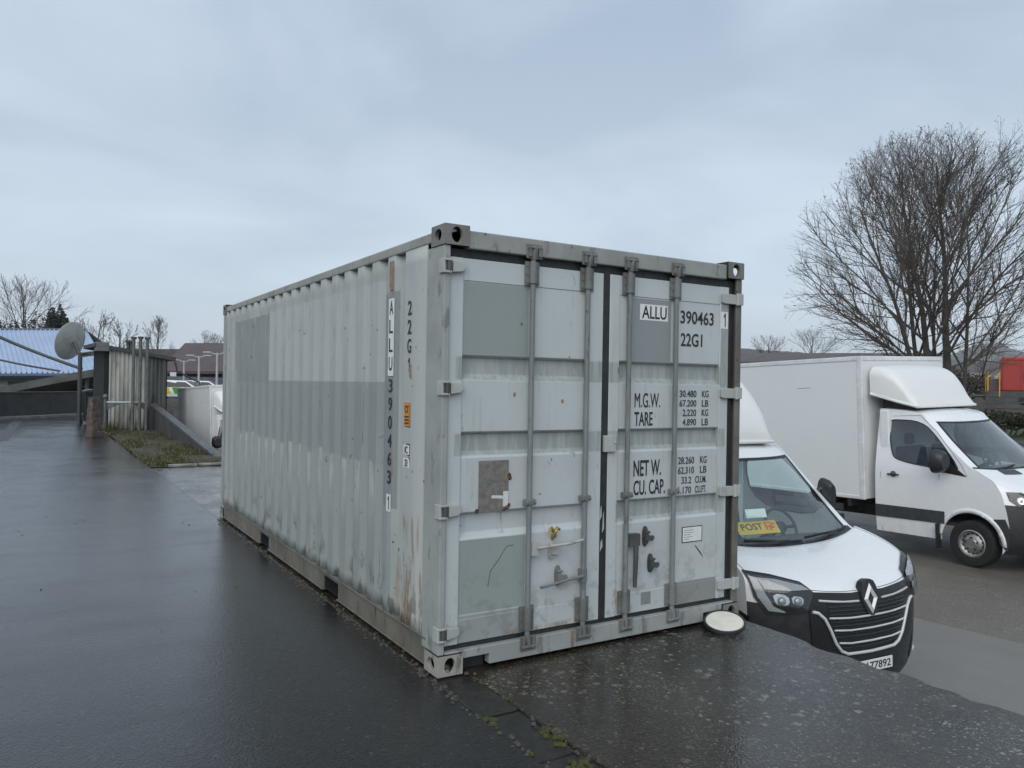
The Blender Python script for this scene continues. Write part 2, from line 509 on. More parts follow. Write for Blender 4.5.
def casting(x, y, z, sx, sy, sz, mat):
    """hollow corner fitting, outer corner at (x, y, z); sx, sy, sz point into the container"""
    w, l, h = .162, .178, .118
    mb = MB()
    ell = lambda a, b, ra, rb: [(a + ra * math.cos(2 * PI * k / 16), b + rb * math.sin(2 * PI * k / 16)) for k in range(16)]
    def face(fn, A, B, ca, cb, ra, rb, inward):
        h_ = ell(ca, cb, ra, rb)
        sheet(mb, [(0, 0), (A, 0), (A, B), (0, B)], [h_], fn, .06)
        mb.grid([[fn(*p) for p in h_], [fn(*p) + inward * .025 for p in h_]], close=False)
        mb.add([fn(*h_[-1]), fn(*h_[0]), fn(*h_[0]) + inward * .025, fn(*h_[-1]) + inward * .025], [(0, 1, 2, 3)])
    P = lambda a, b, c: Vector((x + sx * a, y + sy * b, z + sz * c))
    face(lambda a, c: P(a, 0, c), w, h, .078, .058, .036, .046, Vector((0, sy, 0)))
    face(lambda b, c: P(0, b, c), l, h, .089, .058, .046, .036, Vector((sx, 0, 0)))
    face(lambda a, b: P(a, b, 0), w, l, .08, .089, .032, .055, Vector((0, 0, sz)))
    mb.mi = 1  # inner walls black: shade of the hollow put into their colour
    mb.add([P(w, 0, 0), P(w, l, 0), P(w, l, h), P(w, 0, h)], [(0, 1, 2, 3)])
    mb.add([P(0, l, 0), P(w, l, 0), P(w, l, h), P(0, l, h)], [(0, 1, 2, 3)])
    mb.add([P(0, 0, h), P(w, 0, h), P(w, l, h), P(0, l, h)], [(0, 1, 2, 3)])
    mb.build('corner_casting', [mat, M['rubber']], box, bevel=.006)


for x, sx in ((0, 1), (CW, -1)):
    for y, sy in ((0, 1), (CL, -1)):
        casting(x, y, CH, sx, sy, -1, M['casting'])
        casting(x, y, 0.0, sx, sy, 1, M['castlow'] if sx > 0 else M['casting'])

# corner posts: an angle section each, butted between the castings
for x, sx in ((0, 1), (CW, -1)):
    a = .046 if x == 0 else .06
    mb = MB()
    X = lambda d: x + sx * d
    mb.prism([(X(.006), .012), (X(a), .012), (X(a), .034), (X(.034), .034), (X(.034), .205), (X(.046), .205), (X(.046), .235), (X(.006), .235)] if sx > 0 else
             [(X(.006), .012), (X(.006), .235), (X(.046), .235), (X(.046), .205), (X(.034), .205), (X(.034), .034), (X(a), .034), (X(a), .012)], 'z', .119, CH - .119)
    mb.build('corner_post', M['post'] if sx > 0 else M['dkpost'], box, bevel=.006)
    mb = MB()
    mb.box(min(X(.006), X(.16)), max(X(.006), X(.16)), CL - .14, CL - .008, .119, CH - .119)
    mb.build('corner_post', M['post'], box, bevel=.012)


def corr(phase, per, u0, u1, outer, inner, flat=.118, sl=.052):
    """zig-zag section: list of (u, depth)"""
    pts = [(u0, outer)]
    u = phase
    while u < u1:
        for du, d in ((-flat / 2, outer), (flat / 2, outer), (flat / 2 + sl, inner), (per - flat / 2 - sl, inner)):
            if u0 < u + du < u1: pts.append((u + du, d))
        u += per
    pts.append((u1, pts[-1][1]))
    return pts


for x, sx in ((0, 1), (CW, -1)):
    sec = corr(.50, .284, .236, CL - .141, .010, .046)
    zs = [.178 + (2.502 - .178) * k / 26 for k in range(27)]
    mb = MB()
    def dent(u, z):            # the sheet is bowed and knocked, least where it is welded to the rails
        e = min(1, (z - .178) * 3, (2.502 - z) * 3)
        return e * (.007 * mnoise.noise(Vector((u * .9, z * .8, 3.1 + x))) + .006 * mnoise.noise(Vector((u * 2.6, z * 1.7, 9.0 + x))) + .012 * max(0, mnoise.noise(Vector((u * 1.4, z * 1.2, 20 + x))) - .35))
    mb.grid([[Vector((x + sx * (d + max(dent(u, z), 0)), u, z)) for u, d in sec] for z in zs])
    mb.build('side_wall', M['side'], box, smooth=18, thick=.003 if x == 0 else -.003)
    # top rail
    MB().box(min(x + sx * .003, x + sx * .063), max(x + sx * .003, x + sx * .063), .18, CL - .18, 2.50, 2.562).build('top_rail', M['rail'], box, bevel=.008)
    # bottom rail: channel with two fork pockets
    mb = MB()
    def seg(y0, y1, z0, z1):
        mb.box(min(x + sx * .014, x + sx * .03), max(x + sx * .014, x + sx * .03), y0, y1, z0, z1)
    seg(.18, 1.74, .032, .168); seg(1.74, 2.09, .142, .168); seg(2.09, 3.78, .032, .168); seg(3.78, 4.13, .142, .168); seg(4.13, CL - .18, .032, .168)
    for y0, y1 in ((.18, 1.74), (2.09, 3.78), (4.13, CL - .18)):
        mb.box(min(x + sx * .002, x + sx * .05), max(x + sx * .002, x + sx * .05), y0, y1, .02, .032)
    mb.box(min(x + sx * .002, x + sx * .05), max(x + sx * .002, x + sx * .05), .18, CL - .18, .168, .180)
    mb.build('bottom_rail', M['brail'], box, bevel=.003)
    for y0, y1 in ((1.74, 2.09), (3.78, 4.13)):
        q = MB()
        X0, X1 = x + sx * .031, x + sx * .6
        q.add([(X0, y0, .03), (X0, y1, .03), (X0, y1, .14), (X0, y0, .14), (X1, y0, .03), (X1, y1, .03), (X1, y1, .14), (X1, y0, .14)],
              [(4, 5, 6, 7), (0, 1, 5, 4), (3, 2, 6, 7), (0, 3, 7, 4), (1, 2, 6, 5)])
        q.build('fork_pocket', M['rubber'], box)  # black walls carry the shade of the pocket as colour

# end wall, roof, floor
sec = corr(.30, .284, .161, CW - .161, 0.02, .056)
MB().grid([[Vector((u, CL - d, z)) for u, d in sec] for z in (.15, 1.3, 2.48)]).build('end_wall', M['side'], box, thick=.003)
MB().box(.163, CW - .163, CL - .06, CL - .006, 2.48, 2.57).build('end_rail', M['rail'], box, bevel=.006)
MB().box(.163, CW - .163, CL - .06, CL - .006, .02, .15).build('end_sill', M['sill'], box, bevel=.006)
sec = corr(.35, .21, .18, CL - .18, 2.556, 2.536, .07, .03)
MB().grid([[Vector((x, u, d)) for u, d in sec] for x in (.064, CW - .064)]).build('roof', M['rail'], box, thick=.003)
MB().box(.06, CW - .06, .2, CL - .2, .128, .158).build('floor', M['brail'], box)

# header and sill over and under the doors
mb = MB()
mb.box(.163, CW - .163, .012, .07, 2.462, 2.568)
mb.build('door_header', M['header'], box, bevel=.008)
hd = [o for o in box.children if o.name.startswith('door_header')][0]
MB().box(.05, CW - .05, .052, .10, 2.40, 2.4615).build('gasket', M['rubber'], hd)
mb = MB()
mb.prism([(.163, .082), (.345, .082), (.345, .021), (CW - .345, .021), (CW - .345, .082), (CW - .163, .082), (CW - .163, .119), (CW - .05, .119), (CW - .05, .131), (.05, .131), (.05, .119), (.163, .119)], 'y', .010, .07)
mb.build('door_sill', M['sill'], box, bevel=.005)
sl = [o for o in box.children if o.name.startswith('door_sill')][0]
MB().box(.05, CW - .05, .05, .10, .1315, .175).build('gasket', M['rubber'], sl)
for a in (.17, CW - .34): MB().box(a, a + .17, .075, .5, .0, .10).build('fork_pocket', M['rubber'], sl)  # black blocks stand for the shade in the sill cut-outs

FY, PY = .036, .044         # door frame face, door panel face


def make_door(x0, x1, px0, px1, label):
    d = MB()
    d.box(x0, px0, FY, FY + .05, .160, 2.41)
    d.box(px1, x1, FY, FY + .05, .160, 2.41)
    d.box(px0 + .0005, px1 - .0005, FY + .004, FY + .05, 2.279, 2.409)
    d.box(px0 + .0005, px1 - .0005, FY + .005, FY + .05, .161, .30)
    dep, s_ = .036, .026
    prof = [(PY, .3005)]
    for z1, z0 in ((.765, .922), (1.243, 1.395), (1.700, 1.846)):
        prof += [(PY, z1), (PY + dep, z1 + s_ * 1.3), (PY + dep, z0 - s_ * .6), (PY, z0)]
    prof += [(PY, 2.2785)]
    def knock(xx, z):
        e = max(0, min(1, (xx - px0) * 8, (px1 - xx) * 8, (z - .30) * 6, (2.278 - z) * 6))
        return e * (.006 * abs(mnoise.noise(Vector((xx * 2.3, z * 1.9, 4.0)))) + .004 * max(0, mnoise.noise(Vector((xx * 5, z * 4, 8.0)))))
    pd = []
    for (ya, za), (yb_, zb_) in zip(prof, prof[1:]):
        k_ = max(1, int((zb_ - za) / .06))
        pd += [(ya + (yb_ - ya) * i / k_, za + (zb_ - za) * i / k_) for i in range(k_)]
    pd.append(prof[-1])
    d.grid([[Vector((px0 + .001 + (px1 - px0 - .002) * j / 16, y + .55 * knock(px0 + (px1 - px0) * j / 16, z), z)) for y, z in pd] for j in range(17)])
    o = d.build('door', M['door'], box, bevel=.004, smooth=25)
    o['label'] = label
    return o


dL = make_door(.054, 1.173, .145, 1.068, 'left container door with a bare metal plate and two lever handles')
dR = make_door(1.229, 2.325, 1.312, 2.240, 'right container door carrying the number and weight lettering')
g = MB(); g.box(1.1735, 1.2285, FY + .004, FY + .04, .160, 2.41)
g.build('gasket', M['rubber'], dL)
# scraped white paint on the centre gasket
for x0, x1, z0, z1 in ((1.172, 1.19, .80, .90), (1.195, 1.21, .72, .86), (1.178, 1.20, .60, .68)):
    w = MB().prism([(x0, z0), (x1, z0 + .03), (x1 - .004, z1), (x0 + .006, z1 - .02)], 'y', FY + .0015, FY + .0038)
    w.build('paint_scrape', M['hinge'], dL)
for d_, x0, x1 in ((dL, .038, .0535), (dR, 2.3255, 2.365)):
    MB().box(x0, x1, FY + .006, FY + .04, .160, 2.41).build('gasket', M['rubber'], d_)


def hinge(d, z, left):
    m = MB()
    if left:
        m.prism([(.060, z - .036), (.12, z - .028), (.140, z - .014), (.140, z + .020), (.134, z + .028), (.060, z + .030)], 'y', .006, FY - .001)
        m.box(-.006, .006, -.004, .011, z - .044, z + .040)
        m.box(-.006, .048, -.006, .0, z + .026, z + .040); m.box(-.006, .048, -.006, .0, z - .044, z - .030)
        m.box(-.0065, .005, .011, .060, z - .044, z + .040)
    else:
        m.prism([(2.238, z - .030), (2.26, z - .038), (2.372, z - .038), (2.372, z + .032), (2.245, z + .036), (2.238, z + .028)], 'y', .008, FY - .001)
        m.box(2.392, CW - .006, -.006, .011, z - .042, z + .040)
        m.tube([(2.384, .006, z - .046), (2.384, .006, z + .042)], .016, 10)
    h_ = m.build('hinge', M['hinge'], d, bevel=.004)
    if left:
        q = MB(); q.tube([(.036, .010, z - .036), (.036, .010, z + .030)], .017, 10); q.build('hinge_pin', M['dkhard'], d, smooth=60)


for z in (2.352, 1.652, .944, .240): hinge(dL, z, True)
for z in (2.325, 1.643, .935, .262): hinge(dR, z, False)


def locking_bar(d, x):
    yb = .0165
    m = MB().tube([(x, yb, .12), (x, yb, 2.49)], .0165, 14)
    bar = m.build('locking_bar', M['bar'], d, smooth=40)
    for z0, z1 in ((2.285, 2.43), (.175, .325)):
        m = MB()
        m.box(x - .050, x + .050, FY - .012, FY - .0005, z0, z1)
        m.tube([(x, yb, z0 + .01), (x, yb, z1 - .005)], .026, 12)
        for bx in (-.038, .038):
            for bz in (.02, .07, .12):
                m.tube([(x + bx, FY - .018, z0 + bz), (x + bx, FY - .011, z0 + bz)], .008, 8)
        m.build('bar_bracket', M['bracket'], d, smooth=35)
    m = MB()
    m.box(x - .036, x + .036, yb - .022, FY - .0005, .944, .978)
    m.tube([(x - .026, yb - .032, .961), (x - .026, yb - .02, .961)], .009, 8); m.tube([(x + .026, yb - .032, .961), (x + .026, yb - .02, .961)], .009, 8)
    m.build('bar_bracket', M['bracket'], d, bevel=.006)
    # cams and their keepers on the header and on the sill
    for zc, par in ((2.49, hd), (.105, sl)):
        m = MB()
        sgn = 1 if zc > 1 else -1
        m.box(x - .046, x - .024, -.012, .0095, zc - .034, zc + .038)
        m.box(x + .024, x + .046, -.012, .0095, zc - .034, zc + .038)
        m.box(x - .056, x + .056, .0015, .0098, zc - .045, zc + .045)
        m.tube([(x - .05, -.006, zc + .02 * sgn), (x + .05, -.006, zc + .02 * sgn)], .010, 8)
        m.build('cam_keeper', M['bracket'], par, bevel=.003)
        m = MB().tube([(x, yb - .006, zc - .05 * sgn), (x, yb - .012, zc - .01), (x + .008, yb - .02, zc + .026 * sgn)], [.017, .022, .015], 10)
        m.build('cam', M['bracket'], d, smooth=60)


for d, x in ((dL, .612), (dL, 1.032), (dR, 1.378), (dR, 1.795)): locking_bar(d, x)

# lever handles and their catches
m = MB(); m.box(.626, .668, -.012, .030, .635, .712); m.tube([(.66, -.012, .678), (.76, -.018, .684), (.90, -.020, .688), (1.0, -.014, .702)], [.012, .010, .009, .009], 8)
m.build('handle', M['handle'], dL, smooth=50)
m = MB(); m.box(1.000, 1.040, -.012, .030, .430, .512); m.tube([(1.01, -.012, .470), (.90, -.018, .464), (.78, -.018, .448), (.688, -.012, .436)], [.011, .010, .009, .009], 8)
m.build('handle', M['bracket'], dL, smooth=50)
m = MB(); m.box(1.392, 1.478, -.012, .030, .620, .700); m.tube([(1.447, -.006, .62), (1.448, -.004, .50), (1.450, .004, .345)], [.018, .016, .013], 8)
m.build('handle', M['dkhard'], dR, smooth=50)


def catch(d, x, z0, z1, mat, knob=True):
    m = MB()
    zc = (z0 + z1) / 2
    m.prism(smooth_poly([(x - .022, z0), (x + .022, z0), (x + .022, z1), (x - .022, z1)], 2), 'y', FY - .002, PY + .0005)
    m.tube([(x, .040, z1 - .028), (x, .024, z1 - .028)], .014, 10); m.tube([(x, .040, z0 + .028), (x, .022, z0 + .028)], .015, 10)
    m.box(x - .013, x + .013, .012, FY - .001, zc - .030, zc + .034)
    m.prism([(x - .016, zc - .022), (x + .040, zc - .030), (x + .056, zc - .012), (x + .050, zc + .006), (x - .016, zc + .012)], 'y', .004, .0118)
    m.tube([(x - .020, .016, zc + .030), (x + .022, .016, zc + .030)], .008, 8)
    m.build('handle_catch', mat, d, smooth=50)


catch(dL, .792, .585, .715, M['handle']); catch(dL, .846, .418, .546, M['bracket'])
catch(dR, 1.562, .600, .735, M['dkhard']); catch(dR, 1.612, .418, .545, M['dkhard'])
m = MB(); m.tube([(.795, .03, .722), (.795, .01, .742), (.795, .005, .765)], [.012, .018, .012], 8)
for s in (-1, 1): m.tube([(.795, .006, .762), (.795 + s * .022, .004, .790), (.795 + s * .042, .008, .776)], [.012, .011, .008], 6)
m.build('seal_lock', M['brass'], dL, smooth=60)
m = MB(); m.box(1.186, 1.280, .012, FY + .003, 1.248, 1.356); m.tube([(1.268, .004, 1.31), (1.268, .012, 1.31)], .010, 8)
m.build('overlap_plate', M['hinge'], dR, bevel=.004)

# the bare plate with scraps of white tape, rivets and rust at its edge
pl = MB().box(.270, .476, PY - .004, PY - .0005, .927, 1.222).build('placard', M['placard'], dL, bevel=.001)
MB().box(.438, .474, PY - .0056, PY - .0042, .943, 1.034).build('tape_scrap', M['tag'], dL)
MB().prism([(.355, .997), (.437, .990), (.437, 1.008), (.36, 1.014)], 'y', PY - .0056, PY - .0042).build('tape_scrap', M['tag'], dL)
MB().prism([(.285, 1.085), (.40, 1.09), (.47, 1.098), (.472, 1.112), (.39, 1.108), (.285, 1.112)], 'y', PY - .0050, PY - .0042).build('glue_streak', M['bracket'], dL)
for x, z, r in ((.479, 1.128, .017), (.486, 1.112, .014), (.468, .938, .018), (.478, .948, .015), (.262, .925, .014), (.45, .925, .013)):
    MB().lathe([(0, 0), (r * .6, .006), (r, .001), (r, -.002)], Matrix.Translation((x, PY - .001, z)) @ Matrix.Rotation(PI / 2, 4, 'X'), 9).build('rivet', M['rust'], dL, smooth=60)

# lettering of the doors
on_panel = lambda x, h, o: Vector((x, PY - .0012 - o, h))
on_frame = lambda x, h, o: Vector((x, FY - .0012 - o, h))
MB().box(1.490, 1.740, PY - .0010, PY - .0002, 2.128, 2.236).build('sticker', M['stick'], dR)
letters('ALLU', 1.508, 1.728, 2.139, 2.226, on_panel, M['ink'], dR)
letters('390463', 1.858, 2.180, 2.123, 2.216, on_panel, M['ink'], dR)
letters('22G1', 1.864, 2.070, 1.966, 2.058, on_panel, M['ink'], dR)
MB().box(2.246, 2.316, FY - .0010, FY - .0002, 2.108, 2.230).build('sticker', M['stick'], dR)
letters('1', 2.272, 2.292, 2.120, 2.218, on_frame, M['ink'], dR)
letters('M.G.W.', 1.456, 1.682, 1.538, 1.636, on_panel, M['ink'], dR, bold=0)
letters('TARE', 1.456, 1.616, 1.415, 1.508, on_panel, M['ink'], dR)
letters('NET W.', 1.456, 1.700, 1.074, 1.182, on_panel, M['ink'], dR)
letters('CU. CAP.', 1.458, 1.738, .948, 1.048, on_panel, M['ink'], dR)
for k, (a, b) in enumerate((('30.480', 'KG'), ('67.200', 'LB'), ('2.220', 'KG'), ('4.890', 'LB'))):
    z = 1.610 - k * .0665
    letters(a, 1.862 if len(a) > 5 else 1.892, 2.022, z, z + .048, on_panel, M['inkw'], dR)
    letters(b, 2.076, 2.140, z, z + .048, on_panel, M['inkw'], dR)
for k, (a, b) in enumerate((('28.260', 'KG'), ('62.310', 'LB'), ('33.2', 'CU.M.'), ('1.170', 'CU.FT.'))):
    z = 1.142 - k * .0695
    letters(a, {6: 1.858, 4: 1.892, 5: 1.862}[len(a)], 1.985 if k > 1 else 2.010, z, z + .050, on_panel, M['inkw'], dR)
    letters(b, 2.068 if k < 2 else 2.022, 2.132, z, z + .050, on_panel, M['inkw'], dR)
st = MB().box(1.905, 2.100, PY - .0010, PY - .0002, .588, .700).build('sticker', M['ink'], dR)
MB().box(1.912, 2.093, PY - .0018, PY - .0011, .594, .694).build('sticker', M['stick'], dR)
m = MB()
rng = random.Random(3)
for k in range(5): m.box(1.925, 1.94 + rng.random() * .12, PY - .0022, PY - .0019, .608 + k * .016, .612 + k * .016)
m.build('fine_print', M['qr'], dR)
MB().box(1.537, 1.622, PY - .0010, PY - .0002 - .0, .306, .306 + .001).build('weld_line', M['hinge'], dR)
MB().box(1.537, 1.622, FY + .0035, FY + .0048, .205, .288).build('faded_sticker', M['qr'], dR)
MB().prism([(2.03, .56), (2.036, .563), (2.09, .508), (2.115, .466), (2.078, .505)], 'y', PY - .0012, PY - .0003).build('scratch', M['dkhard'], dR)
m = MB(); m.tube([(.345, PY - .001, .47), (.36, PY - .001, .56), (.42, PY - .001, .63), (.47, PY - .001, .70), (.52, PY - .001, .705)], .0016, 5)
m.build('scratch', M['dkhard'], dL)

# lettering down the long side: upright characters in a column, read from the left
on_out = lambda yc, d=.0085: (lambda x, h, o: Vector((d - .001 - o, yc - x, h)))
MB().box(.0030, .0046, .722, .812, 1.720, 2.225).build('sticker', M['stick'], box)
for k, ch in enumerate('ALLU'):
    letters(ch, -.030, .030, 2.120 - k * .122, 2.210 - k * .122, on_out(.767, .0036), M['ink'], box)
for k, ch in enumerate('390463'):
    w = .030
    letters(ch, -w, w, 1.612 - k * .119, 1.700 - k * .119, on_out(.767, .0056), M['ink'], box)
MB().box(.0030, .0046, .730, .802, .836, .950).build('sticker', M['stick'], box)
letters('1', -.011, .011, .850, .938, on_out(.766, .0036), M['ink'], box)
for k, ch in enumerate('22G1'):
    w = .028 if ch != '1' else .011
    letters(ch, -w, w, 2.098 - k * .1185, 2.188 - k * .1185, on_out(.480, .0056), M['ink'], box)
MB().box(.0076, .0094, .452, .552, 1.400, 1.560).build('sticker', M['ink'], box)
MB().box(.0060, .0074, .458, .546, 1.406, 1.554).build('sticker', M['orange'], box)
letters('CT', -.028, .028, 1.49, 1.535, on_out(.502, .0058), M['ink'], box)
for k in range(3): MB().box(.0050, .0058, .470, .535, 1.42 + k * .02, 1.43 + k * .02).build('fine_print', M['ink'], box)
for z0, z1 in ((1.140, 1.215), (1.222, 1.298)):
    MB().box(.0076, .0094, .450, .553, z0, z1).build('sticker', M['ink'], box)
    MB().box(.0060, .0074, .458, .545, z0 + .008, z1 - .008).build('sticker', M['stick'], box)
letters('33', -.022, .022, 1.155, 1.200, on_out(.50, .0058), M['ink'], box)
letters('IC', -.022, .022, 1.237, 1.283, on_out(.50, .0058), M['ink'], box)
MB().prism([(.745, 2.275), (.80, 2.275), (.812, 2.30), (.812, 2.47), (.745, 2.47)], 'x', .002, .009).build('patch_plate', M['tan'], box, bevel=.003)
MB().prism([(.44, 1.70), (.475, 1.715), (.47, 1.80), (.445, 1.79)], 'x', .003, .009).build('patch_plate', M['tan'], box, bevel=.002)

# ------------------------------------------------------------------ ground
def wet_asphalt():
    t = NT('wet_asphalt')
    stone = t.voro(80); sc = t.voro(80, out='Color')
    sp = t.n.new('ShaderNodeSeparateColor'); t.l.new(sc, sp.inputs[0])
    grain = t.noise(170, 2, .6)
    c = t.mix(t.sm(sp.outputs[0], .2, .9), (.004, .0043, .0046), (.014, .0143, .0148))
    c = t.mix(t.ma('MULTIPLY', t.sm(sp.outputs[1], .985, .99), .5), c, (.09, .09, .086))
    big = t.noise(.55, 5, .6, (1, .45, 1))
    c = t.mix(t.ma('MULTIPLY', t.sm(big, .45, .7), .35), c, (.011, .0112, .0115))
    film = t.sm(t.noise(.8, 6, .62, (1, .5, 1), .6), .36, .66)
    streak = t.sm(t.noise(1.3, 5, .6, (.35, 1.6, 1)), .38, .66)
    t.bump(t.ma('ADD', t.ma('MULTIPLY', stone, -1.0), t.ma('MULTIPLY', grain, .5)), .75, .008)
    # film of water over the stones: its own, calmer surface
    cb = t.n.new('ShaderNodeBump'); cb.inputs['Strength'].default_value = .22; cb.inputs['Distance'].default_value = .006
    h = t.ma('ADD', t.ma('MULTIPLY', stone, -.8), t.ma('ADD', t.ma('MULTIPLY', grain, .4), t.ma('MULTIPLY', t.noise(2.2, 4), .8)))
    t.l.new(h, cb.inputs['Height']); t.l.new(cb.outputs[0], t.b.inputs['Coat Normal'])
    t.b.inputs['Coat Weight'].default_value = 1.0
    t.b.inputs['Coat IOR'].default_value = 1.40
    t.link(t.ma('ADD', t.ma('MULTIPLY', film, .13), t.ma('ADD', t.ma('MULTIPLY', streak, .10), .045)), t.b.inputs['Coat Roughness'])
    return t.done(c, .5, 0, .12)


def slab_mat():
    t = NT('mossy_exposed_aggregate')
    cell = t.voro(75, out='Color'); dist = t.voro(75)
    g = t.noise(40, 4)
    c = t.mix(t.sm(g, .3, .7), (.014, .011, .007), (.034, .027, .018))
    sep = t.n.new('ShaderNodeSeparateColor'); t.l.new(cell, sep.inputs[0])
    c = t.mix(t.ma('MULTIPLY', t.sm(sep.outputs[0], .72, .95), t.sm(dist, .5, .25)), c, (.085, .080, .064))
    # paler and darker patches at random
    c = t.mix(t.ma('MULTIPLY', t.sm(t.noise(1.3, 4), .46, .66), .30), c, (.04, .041, .04))
    c = t.mix(t.ma('MULTIPLY', t.sm(t.noise(.8, 5, .6), .52, .62), .55), c, (.012, .012, .011))
    # lichen rosettes of several sizes
    side_ = t.sm(t.ax(0), .7, 2.0)
    for sc, th, c1, c2, f in ((13, .36, (.17, .15, .10), (.26, .26, .23), .9), (23, .36, (.20, .18, .115), (.28, .28, .25), .9), (40, .38, (.18, .165, .095), (.24, .24, .205), .9), (66, .40, (.23, .21, .135), (.26, .26, .22), .85)):
        v = t.voro(sc, warp=.02); vc = t.voro(sc, out='Color', warp=.02)
        s2 = t.n.new('ShaderNodeSeparateColor'); t.l.new(vc, s2.inputs[0])
        m = t.ma('MULTIPLY', t.sm(v, th, th * .62), t.sm(s2.outputs[1], .60, .64))
        m = t.ma('MULTIPLY', m, t.sm(t.noise(60, 3), .35, .6))
        m = t.ma('MULTIPLY', m, t.sm(t.noise(.8 + sc * .012, 5, .6), .47, .57))
        c = t.mix(t.ma('MULTIPLY', m, f), c, t.mix(side_, c1, c2))
    moss = t.ma('MULTIPLY', t.sm(t.noise(5, 5, .65), .62, .72), t.sm(t.ax(0), .9, .2))
    c = t.mix(t.ma('MULTIPLY', moss, .6), c, (.05, .055, .018))
    t.bump(t.ma('ADD', t.ma('MULTIPLY', dist, -.9), t.ma('MULTIPLY', t.noise(3, 4), 1.0)), .6, .006)
    cb = t.n.new('ShaderNodeBump'); cb.inputs['Strength'].default_value = .17; cb.inputs['Distance'].default_value = .006
    t.l.new(t.ma('ADD', t.ma('MULTIPLY', dist, -.8), t.ma('ADD', t.ma('MULTIPLY', t.noise(45, 3), .5), t.ma('MULTIPLY', t.noise(2.5, 4), .7))), cb.inputs['Height'])
    t.l.new(cb.outputs[0], t.b.inputs['Coat Normal'])
    t.b.inputs['Coat Weight'].default_value = 1.0; t.b.inputs['Coat IOR'].default_value = 1.38
    t.link(t.sm(t.noise(1.1, 5, .6), .38, .62, .06, .30), t.b.inputs['Coat Roughness'])
    return t.done(c, .55, 0, .15)


def t_hi(x): return x


def yard_mat(name, a, b, r0, r1, spk=.5):
    t = NT(name)
    g = t.noise(60, 3, .75)
    c = t.mix(t.sm(g, .38, .66), a, b)
    c = t.mix(t.ma('MULTIPLY', t.sm(t.noise(38, 2), .60, .68), spk), c, (.27, .255, .225))
    c = t.mix(t.ma('MULTIPLY', t.sm(t.noise(.5, 5, .6, (1, .5, 1)), .42, .68), .5), c, tuple(x * .72 for x in a))
    r = t.sm(t.noise(.7, 5, .6, (1, .4, 1)), .35, .65, r0, r1)
    t.bump(t.ma('ADD', t.voro(70), t.ma('MULTIPLY', t.noise(2, 4), 1.2)), .25, .006)
    return t.done(c, r, 0, .5)


M['asphalt'] = wet_asphalt()
M['slab'] = slab_mat()
M['yard'] = yard_mat('coarse_wet_yard_asphalt', (.085, .076, .062), (.190, .170, .140), .30, .55, .8)
M['strip'] = yard_mat('smooth_yard_strip', (.155, .147, .132), (.185, .176, .160), .28, .45, .12)
M['kerbstone'] = plain('dark_mossy_kerb', (.024, .023, .020), .35, 0, .5, 11, .35)
M['concrete'] = plain('grey_wet_concrete', (.16, .16, .155), .5, 0, .35, 2.5, .25)
M['darkconc'] = plain('dark_stained_concrete', (.052, .052, .053), .6, 0, .45, 1.6, .25)
M['moss'] = plain('moss_ground', (.058, .052, .024), .9, 0, .65, 3.5, .5)
M['field'] = plain('field_ground', (.055, .075, .025), .95, 0, .4, .15, .3)
M['mossbit'] = plain('yellow_moss', (.060, .060, .014), .95, 0, .4, 25, .5)


def hgrid(mb, xs, ys, fn):
    return mb.grid([[Vector((x, y, fn(x, y))) for x in xs] for y in ys])


def lin(a, b, n): return [a + (b - a) * i / n for i in range(n + 1)]


# terrain to the horizon, a little below the paved yard
gx = [-3000, -900, -300, -120, -60] + lin(-40, 60, 25) + [90, 160, 350, 900, 3000]
gy = [-3000, -900, -300, -100, -40] + lin(-12, 60, 18) + [90, 160, 350, 900, 3500]
hgrid(MB(), gx, gy, lambda x, y: yard_z(x, y) - .06).build('ground', M['field'], smooth=180, kind='structure')
# lower yard: coarse asphalt, and the smoother strip along the platform
hgrid(MB(), lin(2.0, 30, 28), lin(-14, 75, 44), lambda x, y: yard_z(x, y) - .008).build('yard', M['yard'], smooth=180, kind='structure')
hgrid(MB(), [2.46, 4, 5.5, 6.96], lin(-14, 12.6, 14), lambda x, y: yard_z(x, y)).build('yard_strip', M['strip'], smooth=180, kind='structure')

# upper platform: asphalt road with its body, kerb strip and slab
MB().box(-30, -.045, -14, 40, -2.6, 0.0).build('asphalt_road', M['asphalt'], kind='structure')
mb = MB()
rng = random.Random(8)
edge = [(2.455 + rng.choice((0, 0, 0, -.012, -.03, .006, -.05)) + rng.uniform(-.006, .006), y) for y in [-14 + .11 * k for k in range(int((12.15 + 14) / .11))]]
edge = [(x if y < -.4 else 2.458, y) for x, y in edge]
mb.prism([(-.040, 12.15), (-.040, .13), (.19, .13), (.19, -14)] + edge + [(2.455, 12.15)], 'z', -2.6, -.003)
mb.build('concrete_platform', M['slab'], kind='structure', bevel=.012)
mb = MB()
y = -14.0
while y < .0:
    L = rng.uniform(.42, .62)
    dz = rng.uniform(-.012, .004)
    a, b = rng.uniform(-.010, .006), rng.uniform(-.010, .008)
    T = Matrix.Rotation(rng.uniform(-.012, .012), 4, 'Y')
    mb.box(-.038 + a, .182 + b, y + .006, min(y + L, .125) - .006, -.3, dz, T)
    y += L
mb.build('kerb_strip', M['kerbstone'], kind='structure', bevel=.012)
MB().box(-.046, .192, -14, .128, -2.6, -.02).build('kerb_bed', M['darkconc'], kind='structure')
# soil bed that carries the grass
hgrid(MB(), lin(-.05, 1.52, 6), lin(12.15, 36, 40), lambda x, y: .01 + .05 * math.sin(x * 3.1 + 1) * math.sin(y * 1.3) * min(1, (y - 12.1))).build('grass_soil', M['moss'], smooth=180, kind='structure')
MB().box(-.045, 1.50, 12.151, 36, -2.6, -.09).build('bank', M['darkconc'], kind='structure')
